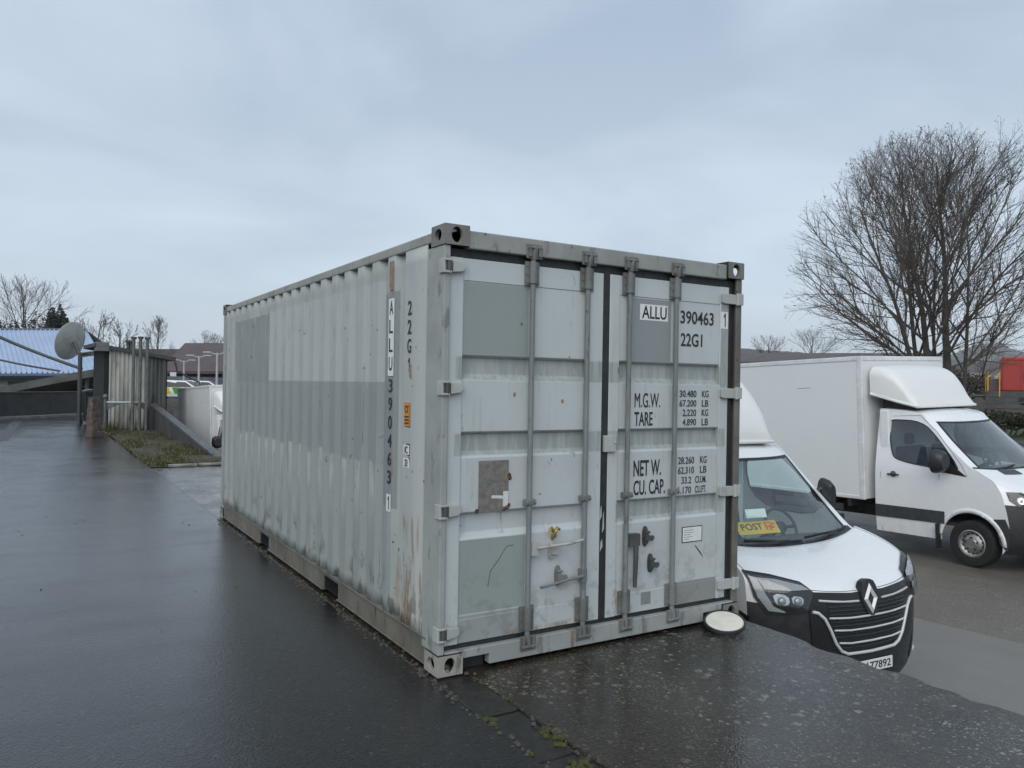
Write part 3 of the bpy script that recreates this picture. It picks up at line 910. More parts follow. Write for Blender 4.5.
# repair seam across the road
MB().prism([(-2.80, 20.5), (-2.50, 20.5), (-2.27, 32.6), (-2.57, 32.6)], 'z', .001, .004).build('asphalt_seam', plain('bitumen_seam', (.008, .008, .009), .45, 0, .3, 3), kind='structure')

# moss and washed grit caught along the seam between road and slab
mb = MB(); mi = MB()
for k in range(420):
    y = rng.uniform(-1.9, 5.9)
    x = -.045 + rng.gauss(0, .02) if rng.random() < .55 else .186 + rng.gauss(0, .02)
    if y > 0 and x > .02: x = -.045 + rng.gauss(0, .025)
    r = rng.uniform(.006, .018)
    (mi if (rng.random() < .2 and y < 0) else mb).lathe([(0, r * .55), (r * .7, r * .4), (r, -.004)], Matrix.Translation((x, y, 0.0)) @ Matrix.Rotation(rng.random() * 6, 4, 'Z'), 6)
mb.build('seam_grit', plain('grey_grit', (.07, .067, .058), .7, 0, .5, 60), smooth=50, kind='stuff')
for cx, cy, n in ((.16, -.92, 26), (.10, -1.25, 34), (-.03, -.62, 12)):
    for k in range(n):
        r = rng.uniform(.006, .02)
        mi.lathe([(0, r * .6), (r * .7, r * .4), (r, -.004)], Matrix.Translation((cx + rng.gauss(0, .03), cy + rng.gauss(0, .05), -.002)), 6)
tag(mi.build('moss', M['mossbit'], smooth=50, kind='stuff'), 'yellow green moss in the joint between the road and the platform', 'moss')
# leaf crumbs and pebbles lying on the wet road
mb = MB()
for k in range(70):
    x, y = rng.uniform(-4.5, -.2), rng.uniform(-2.2, 9)
    s = rng.uniform(.004, .011) * (1.4 if rng.random() < .1 else 1)
    T = Matrix.Translation((x, y, .001)) @ Matrix.Rotation(rng.random() * 6, 4, 'Z') @ Matrix.Rotation(rng.uniform(-.3, .3), 4, 'X')
    mb.prism([(-s, 0), (-.2 * s, .5 * s), (s, .2 * s), (.5 * s, -.5 * s)], 'z', 0, .004, T)
tag(mb.build('leaf_crumbs', plain('dark_leaf', (.02, .016, .012), .6), kind='stuff'), 'dark leaf crumbs scattered on the wet road', 'leaves')

# grass and moss tufts on the bed
rng = random.Random(21)
mb = MB()
for k in range(9000):
    x, y = rng.uniform(-.06, 1.5), 12.2 + (rng.random() ** 1.4) * 12.5
    if rng.random() > .35 + .65 * (.5 + .5 * math.sin(x * 6.1 + y * 1.9) * math.sin(y * 2.7 - x)): continue
    h = rng.uniform(.02, .065) * (2.2 if rng.random() < .07 else 1)
    a = rng.random() * 2 * PI
    w = rng.uniform(.006, .012)
    lean = Vector((math.cos(a), math.sin(a), 0)) * h * rng.uniform(.2, .9)
    sd = Vector((-math.sin(a), math.cos(a), 0)) * w
    b = Vector((x, y, .0))
    mb.mi = rng.choice((0, 0, 1, 2, 3, 3))
    mb.add([b - sd, b + sd, b + lean * .5 + sd * .7 + Vector((0, 0, h * .7)), b + lean * .5 - sd * .7 + Vector((0, 0, h * .7)), b + lean + Vector((0, 0, h))], [(0, 1, 2, 3), (3, 2, 4)])
o = mb.build('grass', [plain('grass_olive', (.085, .085, .022), .8), plain('grass_straw', (.15, .13, .06), .85), plain('grass_green', (.05, .075, .018), .8), plain('grass_dead_brown', (.055, .042, .022), .9)], kind='stuff')
tag(o, 'olive and yellow winter grass on the bed beyond the container', 'grass')
# pale edging stones at the near end of the bed
for k in range(3):
    m = MB().box(-.26, .26, -.05, .05, 0, .055)
    o = m.build('edging_stone', plain('pale_stone', (.27, .27, .25), .6, 0, .5, 9, .3) if k == 0 else bpy.data.materials['pale_stone'], bevel=.015)
    o.location = (.52 + .55 * k, 12.19 + .02 * k, -.004)
    tag(o, ['pale edging stone at the near end of the grass bed, closest to the road', 'pale edging stone in the middle of the grass bed end', 'pale edging stone at the grass bed end nearest the ramp wall'][k], 'kerb stone', 'edging stones of the grass bed')

# round white disc with a dark rim, propped against the sill
T = Matrix.Translation((2.150, -.135, .036)) @ Matrix.Rotation(math.radians(15), 4, Vector((.688, -.725, 0))) @ Matrix.Scale(.96, 4)
dsc = thing('round_lid', 'round cream white lid with dark rubber rim lying against the container door sill', 'lid')
MB().lathe([(0, .027), (.130, .025), (.134, .021), (.134, .004), (0, .004)], T, 40).build('disc', plain('cream_disc', (.66, .66, .58), .35, 0, .12, 12), dsc, smooth=40)
MB().lathe([(.135, .018), (.139, .028), (.146, .027), (.150, .017), (.148, .0), (.13, .0)], T, 40).build('rim', plain('rim_rubber', (.035, .035, .042), .4, 0, .3, 30), dsc, smooth=40)

# ramp wall beside the bed
wall = thing('ramp_wall', 'dark concrete ramp wall with a sloping top beside the grass bed', 'wall', (0, 0, 0))
MB().prism([(13.6, -2.6), (13.6, -.02), (25.3, .86), (27, .86), (27, -2.6)], 'x', 1.40, 1.55).build('wall_body', M['darkconc'], wall, bevel=.01)
MB().prism([(13.55, -.018), (13.55, .05), (25.3, .93), (27, .93), (27, .862), (25.3, .862)], 'x', 1.37, 1.58).build('coping', plain('coping_concrete', (.085, .086, .085), .5, 0, .4, 3), wall, bevel=.01)

# ------------------------------------------------------------------ vehicles
def paint(name, col, rough=.22, coat=.6):
    t = NT(name)
    d = t.sm(t.noise(2.3, 5, .6), .42, .72)
    c = t.mix(t.ma('MULTIPLY', d, .12), col, tuple(x * .80 for x in col))
    low = t.ma('MULTIPLY', t.sm(t.ax(2), .95, .25), t.sm(t.noise(7, 5, .6), .3, .7))
    c = t.mix(t.ma('MULTIPLY', low, .22), c, (.30, .29, .27))
    t.b.inputs['Coat Weight'].default_value = coat; t.b.inputs['Coat Roughness'].default_value = .06
    return t.done(c, t.sm(t.noise(3, 4), .3, .7, rough, rough + .14))


def glass(name, tint=(.72, .80, .80), refl=2.1):
    m = bpy.data.materials.new(name); m.use_nodes = True
    n, l = m.node_tree.nodes, m.node_tree.links
    n.clear()
    o = n.new('ShaderNodeOutputMaterial'); mx = n.new('ShaderNodeMixShader')
    tr = n.new('ShaderNodeBsdfTransparent'); tr.inputs[0].default_value = (*tint, 1)
    gl = n.new('ShaderNodeBsdfGlossy'); gl.inputs['Roughness'].default_value = .02
    fr = n.new('ShaderNodeFresnel'); ge = n.new('ShaderNodeNewGeometry'); mr = n.new('ShaderNodeMapRange')
    mr.inputs['To Min'].default_value = 1.55; mr.inputs['To Max'].default_value = 1 / 1.55      # a pane reflects alike from both of its sides
    l.new(ge.outputs['Backfacing'], mr.inputs['Value']); l.new(mr.outputs[0], fr.inputs['IOR'])
    mm = n.new('ShaderNodeMath'); mm.operation = 'MULTIPLY'; mm.inputs[1].default_value = refl
    l.new(fr.outputs[0], mm.inputs[0]); l.new(mm.outputs[0], mx.inputs[0]); l.new(tr.outputs[0], mx.inputs[1]); l.new(gl.outputs[0], mx.inputs[2])
    l.new(mx.outputs[0], o.inputs['Surface'])
    return m


M['white'] = paint('white_van_paint', (.74, .76, .77))
M['boxwhite'] = paint('white_box_panel', (.70, .725, .73), .3, .25)
M['fair'] = paint('white_fibreglass', (.70, .71, .70), .35, .2)
M['plastic'] = plain('black_bumper_plastic', (.022, .024, .027), .42, 0, .35, 12)
M['dgrey'] = plain('grey_bumper_plastic', (.050, .053, .057), .5, 0, .3, 12)
M['grille'] = plain('grille_black', (.010, .011, .012), .35, 0, .3, 30)
M['chrome'] = plain('chrome', (.78, .79, .80), .12, 1, .1, 20)
M['silver'] = plain('silver_trim', (.60, .61, .62), .35, .15, .1, 6)
M['glass'] = glass('windscreen_glass', (.86, .97, .96))
M['sideglass'] = glass('tinted_side_glass', (.80, .93, .92))
M['darkglass'] = glass('dark_side_glass', (.28, .34, .36))
M['drl'] = plain('daylight_strip_grey', (.40, .41, .42), .25, .1, .1, 6)
M['lampglass'] = plain('lamp_glass', (.35, .37, .38), .08, .4, .1, 20)
M['lens'] = glass('headlight_lens', (.86, .88, .88), 1.3)
M['tyre'] = plain('tyre_rubber', (.016, .016, .017), .7, 0, .35, 30, .2)
M['steel'] = plain('steel_rim', (.40, .40, .39), .38, .75, .35, 12)
M['interior'] = plain('dark_interior', (.050, .053, .056), .7, 0, .3, 9)
M['seat'] = plain('seat_fabric', (.035, .037, .04), .9, 0, .3, 40)
M['blue'] = plain('blue_cloth', (.02, .055, .16), .9, 0, .4, 9)
M['rubberseal'] = plain('seam_black', (.012, .013, .014), .5)
M['seamgrey'] = plain('panel_gap', (.10, .105, .11), .6)
M['aluw'] = plain('white_edge_trim', (.68, .70, .71), .3, 0, .15, 6)
M['chassis'] = plain('chassis_black', (.025, .025, .025), .6, 0, .4, 8)
M['numplate'] = plain('white_plate', (.72, .73, .72), .35, 0, .08, 20)
M['yellow'] = plain('yellow_card', (.66, .42, .03), .45, 0, .1, 9)
M['red'] = plain('red_print', (.62, .10, .02), .45, 0, .1, 9)
M['paper'] = plain('pale_paper', (.55, .70, .66), .6, 0, .1, 9)
M['redpaint'] = paint('red_locomotive_paint', (.33, .026, .02), .4, .1)


class Front:
    """the sheet from the bumper over the bonnet and the windscreen to the roof, symmetric about x = 0"""
    def __init__(s, st, xside, p=3.0):
        s.st, s.xs, s.p = st, xside, p

    def par(s, t):
        st = s.st
        i = min(int(t), len(st) - 2); f = t - i
        a, b, c, d = st[max(i - 1, 0)], st[i], st[i + 1], st[min(i + 2, len(st) - 1)]
        out = []
        for k in range(4):
            m1 = (c[k] - a[k]) / 2; m2 = (d[k] - b[k]) / 2
            out.append((2 * f**3 - 3 * f**2 + 1) * b[k] + (f**3 - 2 * f**2 + f) * m1 + (-2 * f**3 + 3 * f**2) * c[k] + (f**3 - f**2) * m2)
        return out

    def pt(s, u, t):
        y, z, b, c = s.par(t)
        a = abs(u)
        w = s.xs(z - c)
        return Vector((u * w, y + b * a ** s.p, z - c * a ** 2.2))

    def off(s, u, t, d):
        e = .01
        du = s.pt(min(u + e, 1), t) - s.pt(max(u - e, -1), t)
        t0, t1 = max(t - .03, 0), min(t + .03, len(s.st) - 1.001)
        dt = s.pt(u, t1) - s.pt(u, t0)
        n = du.cross(dt).normalized()
        return s.pt(u, t) + n * d

    def xz(s, x, z, d=0.0, tmax=6.2):
        """point of the fascia at (x, height z), lifted d off the surface"""
        lo, hi = 0.0, tmax
        for _ in range(26):
            t = (lo + hi) / 2
            u = max(-1, min(1, x / s.xs(z)))
            if s.pt(u, t).z < z: lo = t
            else: hi = t
        return s.off(u, t, d)

    def sheet(s, ts, us, keep=None):
        mb = MB()
        vs = [s.pt(u, t) for t in ts for u in us]
        n = len(us)
        fs = []
        for i in range(len(ts) - 1):
            for j in range(n - 1):
                if keep is None or keep((us[j] + us[j + 1]) / 2, (ts[i] + ts[i + 1]) / 2):
                    fs.append((i * n + j, i * n + j + 1, (i + 1) * n + j + 1, (i + 1) * n + j))
        return mb.add(vs, fs)

    def decal(s, mb, poly, d, step=.05):
        return sheet(mb, poly, [], lambda x, z: s.xz(x, z, d), step)


def ring_rows(a, b, step):
    n = max(1, round((b - a) / step))
    return [a + (b - a) * i / n for i in range(n + 1)]


def build_cab(root, F, arch, rear_y, sill, win, door, ws=(9.0, 11.0), us_ws=.9, stripe=None, handle=None, pane='sideglass'):
    """shell, glass and doors of a van cab; returns the left-hand side function"""
    us = sorted(set([-1, -.97, -us_ws, us_ws, .97, 1] + [round(-us_ws + 2 * us_ws * i / 24, 4) for i in range(25)]))
    tmax = len(F.st) - 1.0001
    ts = ring_rows(0, ws[0] - .55, .2) + [ws[0] - .5] + ring_rows(ws[0] - .4, ws[0], .2) + ring_rows(ws[0] + .12, ws[1] - .06, .22) + ring_rows(ws[1], tmax, .2)
    inws = lambda u, t: ws[0] < t < ws[1] - .05 and abs(u) < us_ws
    cowl = lambda u, t: ws[0] - .5 < t < ws[0] + .0 and abs(u) < .97
    bonnet = lambda u, t: 5.0 <= t <= ws[0] - .5 and abs(u) < .97
    F.sheet(ts, us, lambda u, t: t > 3.6 and not inws(u, t) and not cowl(u, t)).build('cab_shell', M['white'], root, smooth=40)
    F.sheet(ts, us, cowl).build('cowl', M['plastic'], root, smooth=40)
    g = F.sheet(ts, us, inws).build('windscreen', M['glass'], root, smooth=180)
    # black ceramic band round the windscreen
    mb = MB()
    for (u0, u1, t0, t1) in ((-us_ws, us_ws, ws[1] - .16, ws[1] - .06), (-us_ws, -us_ws + .035, ws[0], ws[1] - .16), (us_ws - .035, us_ws, ws[0], ws[1] - .16)):
        mb.grid([[F.off(u0 + (u1 - u0) * j / 14, t0 + (t1 - t0) * i / 8, .003) for j in range(15)] for i in range(9)])
    mb.build('screen_border', M['rubberseal'], g, smooth=180)
    F.sheet(ts, us, lambda u, t: t < 3.6).build('bumper', M['plastic'], root, smooth=40)
    # sides
    E = [F.pt(1, t) for t in ring_rows(0, tmax, .25)]
    outer = [(p.y, p.z) for p in E] + [(rear_y, E[-1].z - .0), (rear_y, sill), (arch[0] + arch[2] + .02, sill)]
    outer += [(arch[0] + arch[2] * math.cos(a), arch[1] + arch[2] * math.sin(a)) for a in [PI * k / 16 for k in range(0, 17)] if arch[1] + arch[2] * math.sin(a) > sill]
    outer += [(arch[0] - arch[2] - .0, sill - .02)] if E[0].y < arch[0] - arch[2] else []
    for sx in (-1, 1):
        fn = lambda y, z, d=0: Vector((sx * (F.xs(z) + d), y, z))
        sheet(MB(), outer, [win], fn, .09).build('cab_side', M['white'], root, smooth=40)
        d = sheet(MB(), win, [], lambda y, z: fn(y, z, -.004), .12).build('side_window', M[pane], root, smooth=180)
        m = MB()
        m.tube([fn(y, z, .001) for y, z in win + [win[0]]], .009, 6, caps=False)
        m.build('window_seal', M['rubberseal'], d)
        m = MB()
        m.tube([fn(y, z, .0015) for y, z in door], .0035, 5, caps=False)
        dg = m.build('door_gap', M['seamgrey'], root)
        if stripe:
            m = MB()
            sheet(m, stripe, [], lambda y, z: fn(y, z, .012), .1)
            m.build('side_moulding', M['dgrey'], root, bevel=0, thick=.014)
        if handle:
            hy, hz = handle
            m = MB()
            m.tube([fn(hy - .10, hz, .006), fn(hy - .07, hz + .004, .03), fn(hy + .06, hz + .004, .03), fn(hy + .10, hz, .006)], .015, 8)
            h = m.build('door_handle', M['plastic'], root, smooth=50)
            m = MB(); m.lathe([(0, .004), (.05, .003), (.055, .0)], Matrix.Translation(fn(hy, hz + .005, .0)) @ Matrix.Rotation(sx * PI / 2, 4, 'Y'), 16)
            m.build('handle_recess', M['seamgrey'], h, smooth=60)
    return fn


def wheel(root, x, y, r, w, sx, rim=M['steel']):
    """wheel with its axle along x; sx is the outward side"""
    T = Matrix.Translation((x, y, r)) @ Matrix.Rotation(sx * PI / 2, 4, 'Y')
    rr = r * .60
    t = MB().lathe([(rr, -w / 2), (r * .93, -w / 2), (r, -w * .36), (r, w * .36), (r * .94, w / 2), (r * .80, w / 2 + .006), (rr, w / 2 - .004), (rr, -w / 2)], T, 40).build('wheel', M['tyre'], root, smooth=35)
    m = MB().lathe([(rr - .001, w / 2 - .006), (rr * .93, w / 2 + .002), (rr * .88, w / 2 - .022), (rr * .72, w / 2 - .045), (rr * .52, w / 2 - .010), (rr * .40, w / 2 - .004), (rr * .34, w / 2 + .016), (0, w / 2 + .018)], T, 40)
    m.mi = 1
    for k in range(14):
        a = 2 * PI * k / 14
        m.lathe([(0, .004), (.019 * r / .35, .003), (.020 * r / .35, -.002)], T @ Matrix.Translation((rr * .72 * math.cos(a), rr * .72 * math.sin(a), w / 2 - .040)), 8)
    for k in range(5):
        a = 2 * PI * k / 5
        m.lathe([(0, .020), (.012, .020), (.013, 0)], T @ Matrix.Translation((rr * .45 * math.cos(a), rr * .45 * math.sin(a), w / 2 - .006)), 6)
    m.build('rim', [rim, M['tyre']], t, smooth=30)
    return t


def interior(root, F, y0, y1, zf, seat_mat, xw=.80, wheel_side=1, cowl_z=1.28):
    m = MB()
    m.prism([(y0 - .02, cowl_z - .06), (y0 + .25, cowl_z + .02), (y0 + .55, cowl_z - .03), (y0 + .62, cowl_z - .18), (y0 + .52, cowl_z - .55), (y0 - .02, cowl_z - .55)], 'x', -xw - .06, xw + .06)
    m.build('dashboard', M['interior'], root, bevel=.03)
    m = MB(); m.box(-xw - .1, xw + .1, y0, y1, zf - .05, zf); m.box(-xw + .02, xw - .02, y1 - .05, y1 - .012, zf, cowl_z + .82)
    m.build('cab_lining', M['interior'], root)
    for x, w in ((wheel_side * .46, .24), (-wheel_side * .40, .36)):
        m = MB()
        ys = y1 - .72
        m.box(x - w, x + w, ys, ys + .52, zf + .36, zf + .54)
        m.prism([(ys + .42, zf + .5), (ys + .56, zf + .5), (ys + .66, zf + 1.12), (ys + .52, zf + 1.12)], 'x', x - w, x + w)
        m.box(x - .13, x + .13, ys + .56, ys + .66, zf + 1.14, zf + 1.34)
        m.build('seat', seat_mat, root, bevel=.05, seg=3)
    cx = wheel_side * .46
    T = Matrix.Translation((cx, y0 + .50, cowl_z + .06)) @ Matrix.Rotation(math.radians(62), 4, 'X')
    m = MB()
    m.tube([T @ Vector((.2 * math.cos(2 * PI * k / 28), .2 * math.sin(2 * PI * k / 28), 0)) for k in range(29)], .016, 8, caps=False)
    m.tube([T @ Vector((-.2, 0, 0)), T @ Vector((.2, 0, 0))], .018, 6); m.tube([T @ Vector((0, 0, 0)), T @ Vector((0, -.2, 0))], .018, 6)
    m.lathe([(0, .03), (.06, .02), (.07, -.02)], T, 14)
    m.tube([T @ Vector((0, 0, -.02)), T @ Vector((0, -.02, -.3))], .04, 8)
    m.build('steering_wheel', M['plastic'], root, smooth=50)


def mirror(root, x, y, z, sx, h=.34, w=.22, d=.14):
    q = [(x - w / 2, z - h / 2), (x + w / 2, z - h / 2), (x + w / 2, z + h / 2), (x - w / 2, z + h / 2)]
    P = []
    for dy, sc in ((0, 1.0), (-.02, 1.0), (-d * .6, .90), (-d, .62)):
        pl = smooth_poly([((a - x) * sc + x, (b - z) * sc + z) for a, b in q], 3)
        P.append([Vector((a, y + dy, b)) for a, b in pl])
    m = MB().grid(P, close=True)
    n = len(P[0])
    m.add(P[-1], [tuple(range(n))])
    m.tube([(x - sx * .05, y - .04, z - h * .2), (x - sx * .16, y + .02, z - h * .32)], [.03, .045], 8)
    m.tube([(x - sx * .05, y - .04, z + h * .2), (x - sx * .15, y + .03, z - h * .05)], [.025, .035], 8)
    o = m.build('mirror', M['plastic'], root, smooth=50)
    m = MB(); m.add([p + Vector((0, .004, 0)) for p in P[0]], [tuple(range(n))])
    m.build('mirror_glass', M['chrome'], o)
    return o


def fairing(root, st, base, r=.16, name='roof_fairing'):
    """st: (y, z, half width); base: (y, z) line of the lower edge"""
    def zb(y):
        (a, za), (b, zbb) = base
        return za + (zbb - za) * max(0, min(1, (y - a) / (b - a)))
    P = []
    dense = []
    for i in range(len(st) - 1):
        for k in range(5):
            f = k / 5
            a, b, c, d = st[max(i - 1, 0)], st[i], st[i + 1], st[min(i + 2, len(st) - 1)]
            dense.append([(2 * f**3 - 3 * f**2 + 1) * b[j] + (f**3 - 2 * f**2 + f) * (c[j] - a[j]) / 2 + (-2 * f**3 + 3 * f**2) * c[j] + (f**3 - f**2) * (d[j] - b[j]) / 2 for j in range(3)])
    dense.append(list(st[-1]))
    for y, z, w in dense:
        z0 = min(zb(y), z - .015)
        rr = min(r, (z - z0) * .9)
        row = [Vector((-w - .01, y, z0)), Vector((-w - .01, y, z0 + .03)), Vector((-w, y, z0 + .035)) if z - z0 > .06 else Vector((-w, y, z0 + .03))]
        for k in range(7):
            a = PI / 2 * k / 6
            row.append(Vector((-w + rr * (1 - math.cos(a)), y, z - rr + rr * math.sin(a))))
        for k in range(1, 8): row.append(Vector(((-w + rr) + 2 * (w - rr) * k / 8, y, z + .02 * math.sin(PI * k / 8))))
        row += [Vector((-p.x, p.y, p.z)) for p in reversed(row[:10])]
        P.append(row)
    m = MB().grid(P)
    m.add(P[0], [tuple(range(len(P[0])))])
    m.add(P[-1], [tuple(range(len(P[-1])))])
    return m.build(name, M['fair'], root, smooth=38)


# ---- the delivery van beside the platform
VX, VY = 4.03, 0.0
van = thing('delivery_van', 'white delivery van with diamond badge and black grille parked below the platform beside the container', 'van',
            (VX, VY, yard_z(VX, .5) + .01), (-.020, 0, -.075))
xsM = lambda z: (1.0 + .02 * math.sin(max(0, min(1, (z - .3) / 1.0)) * PI)) if z < 1.30 else 1.0 - .235 * ((z - 1.30) / .95) ** 1.08
FM = Front([(.10, .19, .42, 0), (.02, .32, .40, 0), (0, .55, .37, 0), (.0, .82, .36, 0), (.015, .96, .37, -.10), (.05, 1.04, .37, -.13),
            (.20, 1.13, .33, -.12), (.48, 1.225, .25, -.10), (.78, 1.285, .16, -.09), (.86, 1.30, .17, -.085), (1.20, 1.70, .18, -.03), (1.50, 2.06, .20, -.01),
            (1.62, 2.16, .20, .0), (1.95, 2.25, .08, .03), (2.55, 2.28, 0, .03)], xsM, 3.0)
winM = smooth_poly([(1.20, 1.42), (2.34, 1.42), (2.36, 2.02), (1.86, 2.06), (1.66, 1.95)], 2)
doorM = [(2.42, .42), (2.42, 2.12), (1.88, 2.17), (1.20, 1.50), (1.16, 1.3), (1.16, .80), (1.42, .42)]
build_cab(van, FM, (.90, .36, .42), 2.55, .34, winM, doorM, us_ws=.90, handle=(2.18, 1.22))
interior(van, FM, .92, 2.5, .55, M['seat'], cowl_z=1.27)
# black nose between the lamps, the grille and its chrome
m = MB(); FM.decal(m, [(-.60, .60), (.60, .60), (.62, .93), (.57, 1.06), (.2, 1.03), (-.2, 1.03), (-.57, 1.06), (-.62, .93)], .013, .035)
gr = m.build('grille', M['grille'], van, smooth=60)
def on_van(pts, d): return [FM.xz(x, z, d) for x, z in pts]
def dens(pts, n=6): return [(pts[i][0] + (pts[i + 1][0] - pts[i][0]) * k / n, pts[i][1] + (pts[i + 1][1] - pts[i][1]) * k / n) for i in range(len(pts) - 1) for k in range(n)] + [pts[-1]]
m = MB()
for s in (-1, 1):
    m.tube(on_van(dens([(s * .60, .915), (s * .555, .905), (s * .50, .855), (s * .45, .76), (s * .40, .65), (s * .345, .585), (s * .28, .557)]), .022), .0135, 8)
m.tube(on_van(dens([(-.28, .557), (0, .548), (.28, .557)]), .022), .0135, 8)
m.build('chrome_frame', M['silver'], gr, smooth=60)
for z, h, w in ((.845, .46, .012), (.745, .415, .012), (.640, .37, .012)):
    m = MB()
    pts = dens([(-h, z + .015), (-.25, z + .002), (0, z - .002), (.25, z + .002), (h, z + .015)], 8)
    for k in range(len(pts) - 1):
        a, b = on_van([pts[k], pts[k + 1]], .024)
        m.tube([a, b], .0085, 6)
    m.build('grille_bar', M['silver'], gr, smooth=60)
for s in (-1, 1):
    m = MB(); m.tube(on_van(dens([(s * .54, 1.0), (s * .3, .975), (s * .14, .968)]), .020), .009, 6)
    m.build('grille_bar', M['silver'], gr, smooth=60)
for z in [.60 + .030 * k for k in range(13)]:
    if min(abs(z - q) for q in (.845, .745, .640)) < .02: continue
    m = MB(); m.tube(on_van(dens([(-.43 - .1 * (z - .6), z + .012), (0, z - .002), (.43 + .1 * (z - .6), z + .012)], 8), .016), .006, 4)
    m.build('grille_slat', M['plastic'], gr)
# diamond badge on its black shield
T = Matrix.Translation(FM.xz(0, .975, .016)) @ Matrix.Rotation(math.radians(-9), 4, 'X')
sh = MB().prism(smooth_poly([(-.075, .135), (-.02, .16), (.02, .16), (.075, .135), (.112, 0), (.03, -.15), (-.03, -.15), (-.112, 0)], 1), 'y', -.012, .06, T).build('badge', M['plastic'], van, bevel=.006)
m = MB()
o4, i4 = [(0, .125), (.082, 0), (0, -.125), (-.082, 0)], [(0, .058), (.034, 0), (0, -.058), (-.034, 0)]
for k in range(4):
    a, b, c, d = o4[k], o4[(k + 1) % 4], i4[(k + 1) % 4], i4[k]
    mid = lambda p, q: ((p[0] + q[0]) / 2, (p[1] + q[1]) / 2)
    e, f = mid(a, d), mid(b, c)
    V = lambda p, y: T @ Vector((p[0], y, p[1]))
    m.add([V(a, -.013), V(b, -.013), V(f, -.030), V(e, -.030)], [(0, 1, 2, 3)])
    m.add([V(e, -.030), V(f, -.030), V(c, -.013), V(d, -.013)], [(0, 1, 2, 3)])
m.build('diamond', M['silver'], sh)
# headlights
for s in (-1, 1):
    pol = [(s * .985, 1.175), (s * .82, 1.15), (s * .64, 1.105), (s * .585, 1.06), (s * .64, .935), (s * .80, .905), (s * .90, .915), (s * .955, 1.02)]
    m = MB(); FM.decal(m, [(s * .998, 1.212), (s * .82, 1.182), (s * .62, 1.128), (s * .565, 1.06), (s * .63, .915), (s * .80, .885), (s * .915, .895), (s * .975, 1.02)], .014, .03)
    hl = m.build('headlight', M['grille'], van, smooth=60)
    m = MB()
    FM.decal(m, [(s * .983, 1.170), (s * .94, 1.160), (s * .905, 1.05), (s * .865, .955), (s * .79, .915), (s * .80, .909), (s * .898, .918), (s * .952, 1.02)], .026, .025)
    m.build('daylight_strip', M['drl'], hl, smooth=60)
    m = MB(); FM.decal(m, [(s * .94, 1.160), (s * .82, 1.146), (s * .64, 1.10), (s * .60, 1.072), (s * .76, 1.075), (s * .905, 1.085)], .026, .025)
    m.build('daylight_strip', M['drl'], hl, smooth=60)
    for pol2 in ([(s * .865, 1.055), (s * .765, 1.045), (s * .755, .975), (s * .815, .955), (s * .85, .975)], [(s * .745, 1.04), (s * .655, 1.03), (s * .665, .965), (s * .735, .968)]):
        m = MB(); FM.decal(m, smooth_poly(pol2, 1), .020, .02)
        m.build('reflector', M['chrome'], hl, smooth=60)
        cx_, cz_ = sum(p[0] for p in pol2) / len(pol2), sum(p[1] for p in pol2) / len(pol2)
        p = FM.xz(cx_, cz_ - .006, .024); n = (FM.xz(cx_, cz_ - .006, .04) - p).normalized()
        MB().lathe([(.034, .0), (.030, .006), (.016, .012), (0, .013)], Matrix.Translation(p) @ n.to_track_quat('Z', 'Y').to_matrix().to_4x4(), 18).build('bulb_lens', M['lampglass'], hl, smooth=180)
    m = MB(); FM.decal(m, pol, .040, .03)
    m.build('lens', M['lens'], hl, smooth=180)
    # fog lamp pods in the bumper corners
    m = MB(); FM.decal(m, smooth_poly([(s * .62, .36), (s * .82, .33), (s * .88, .52), (s * .80, .66), (s * .68, .50)], 1), .006, .06)
    fo = m.build('fog_lamp', M['grille'], van, smooth=60)
    p = FM.xz(s * .74, .42, .012); n = (FM.xz(s * .74, .42, .03) - p).normalized()
    MB().lathe([(.032, .0), (.026, .010), (0, .014)], Matrix.Translation(p) @ n.to_track_quat('Z', 'Y').to_matrix().to_4x4(), 14).build('lens', M['silver'], fo, smooth=60)
    m = MB(); sheet(m, [(.33, .86), (.60, .93), (.62, .80), (.46, .62), (.40, .62)], [], lambda y, z: Vector((s * (xsM(z) + .004), y, z)), .07)
    m.build('wheel_trim', M['plastic'], van)
# number plate
T = Matrix.Translation(FM.xz(0, .425, .018))
npl = MB().box(-.26, .26, -.006, .006, -.048, .048, T).build('number_plate', M['numplate'], van, bevel=.003)
letters('177892', -.06, .235, -.032, .032, lambda x, h, o: T @ Vector((x, -.0066 - o, h)), M['ink'], npl)
MB().box(-.25, -.18, -.0075, -.0062, -.034, .034, T).build('plate_shield', M['red'], npl)
# bonnet shut line, wipers, mirrors, wheels
m = MB()
m.tube([FM.off(u, 5.02, -.001) for u in lin(-.97, .97, 40)], .004, 5, caps=False)
for s in (-1, 1): m.tube([FM.off(s * .97, t, -.0015) for t in lin(5.02, 8.5, 24)], .004, 5, caps=False)
m.build('bonnet_gap', M['seamgrey'], van)
for u0, u1 in ((-.62, -.02), (.12, .74)):
    m = MB()
    m.tube([FM.off(u0, 8.72, .01), FM.off((u0 + u1) / 2, 8.95, .035), FM.off(u1, 9.05, .02)], [.016, .012, .010], 6)
    m.tube([FM.off(u1 - .52, 9.10, .012), FM.off(u1, 9.03, .012), FM.off(u1 + .16, 9.02, .012)], .010, 6)
    m.build('wiper', M['plastic'], van, smooth=60)
mirror(van, -1.0, 1.37, 1.66, -1, .34, .145); mirror(van, 1.0, 1.37, 1.65, 1, .34, .145)
for s in (-1, 1):
    m = MB(); m.prism([(1.04, 1.385), (1.40, 1.40), (1.22, 1.50)], 'x', s * .985, s * 1.0)
    m.build('mirror_base', M['plastic'], van)
    wheel(van, s * .90, .90, .345, .22, s); wheel(van, s * .88, 4.7, .345, .22, s)
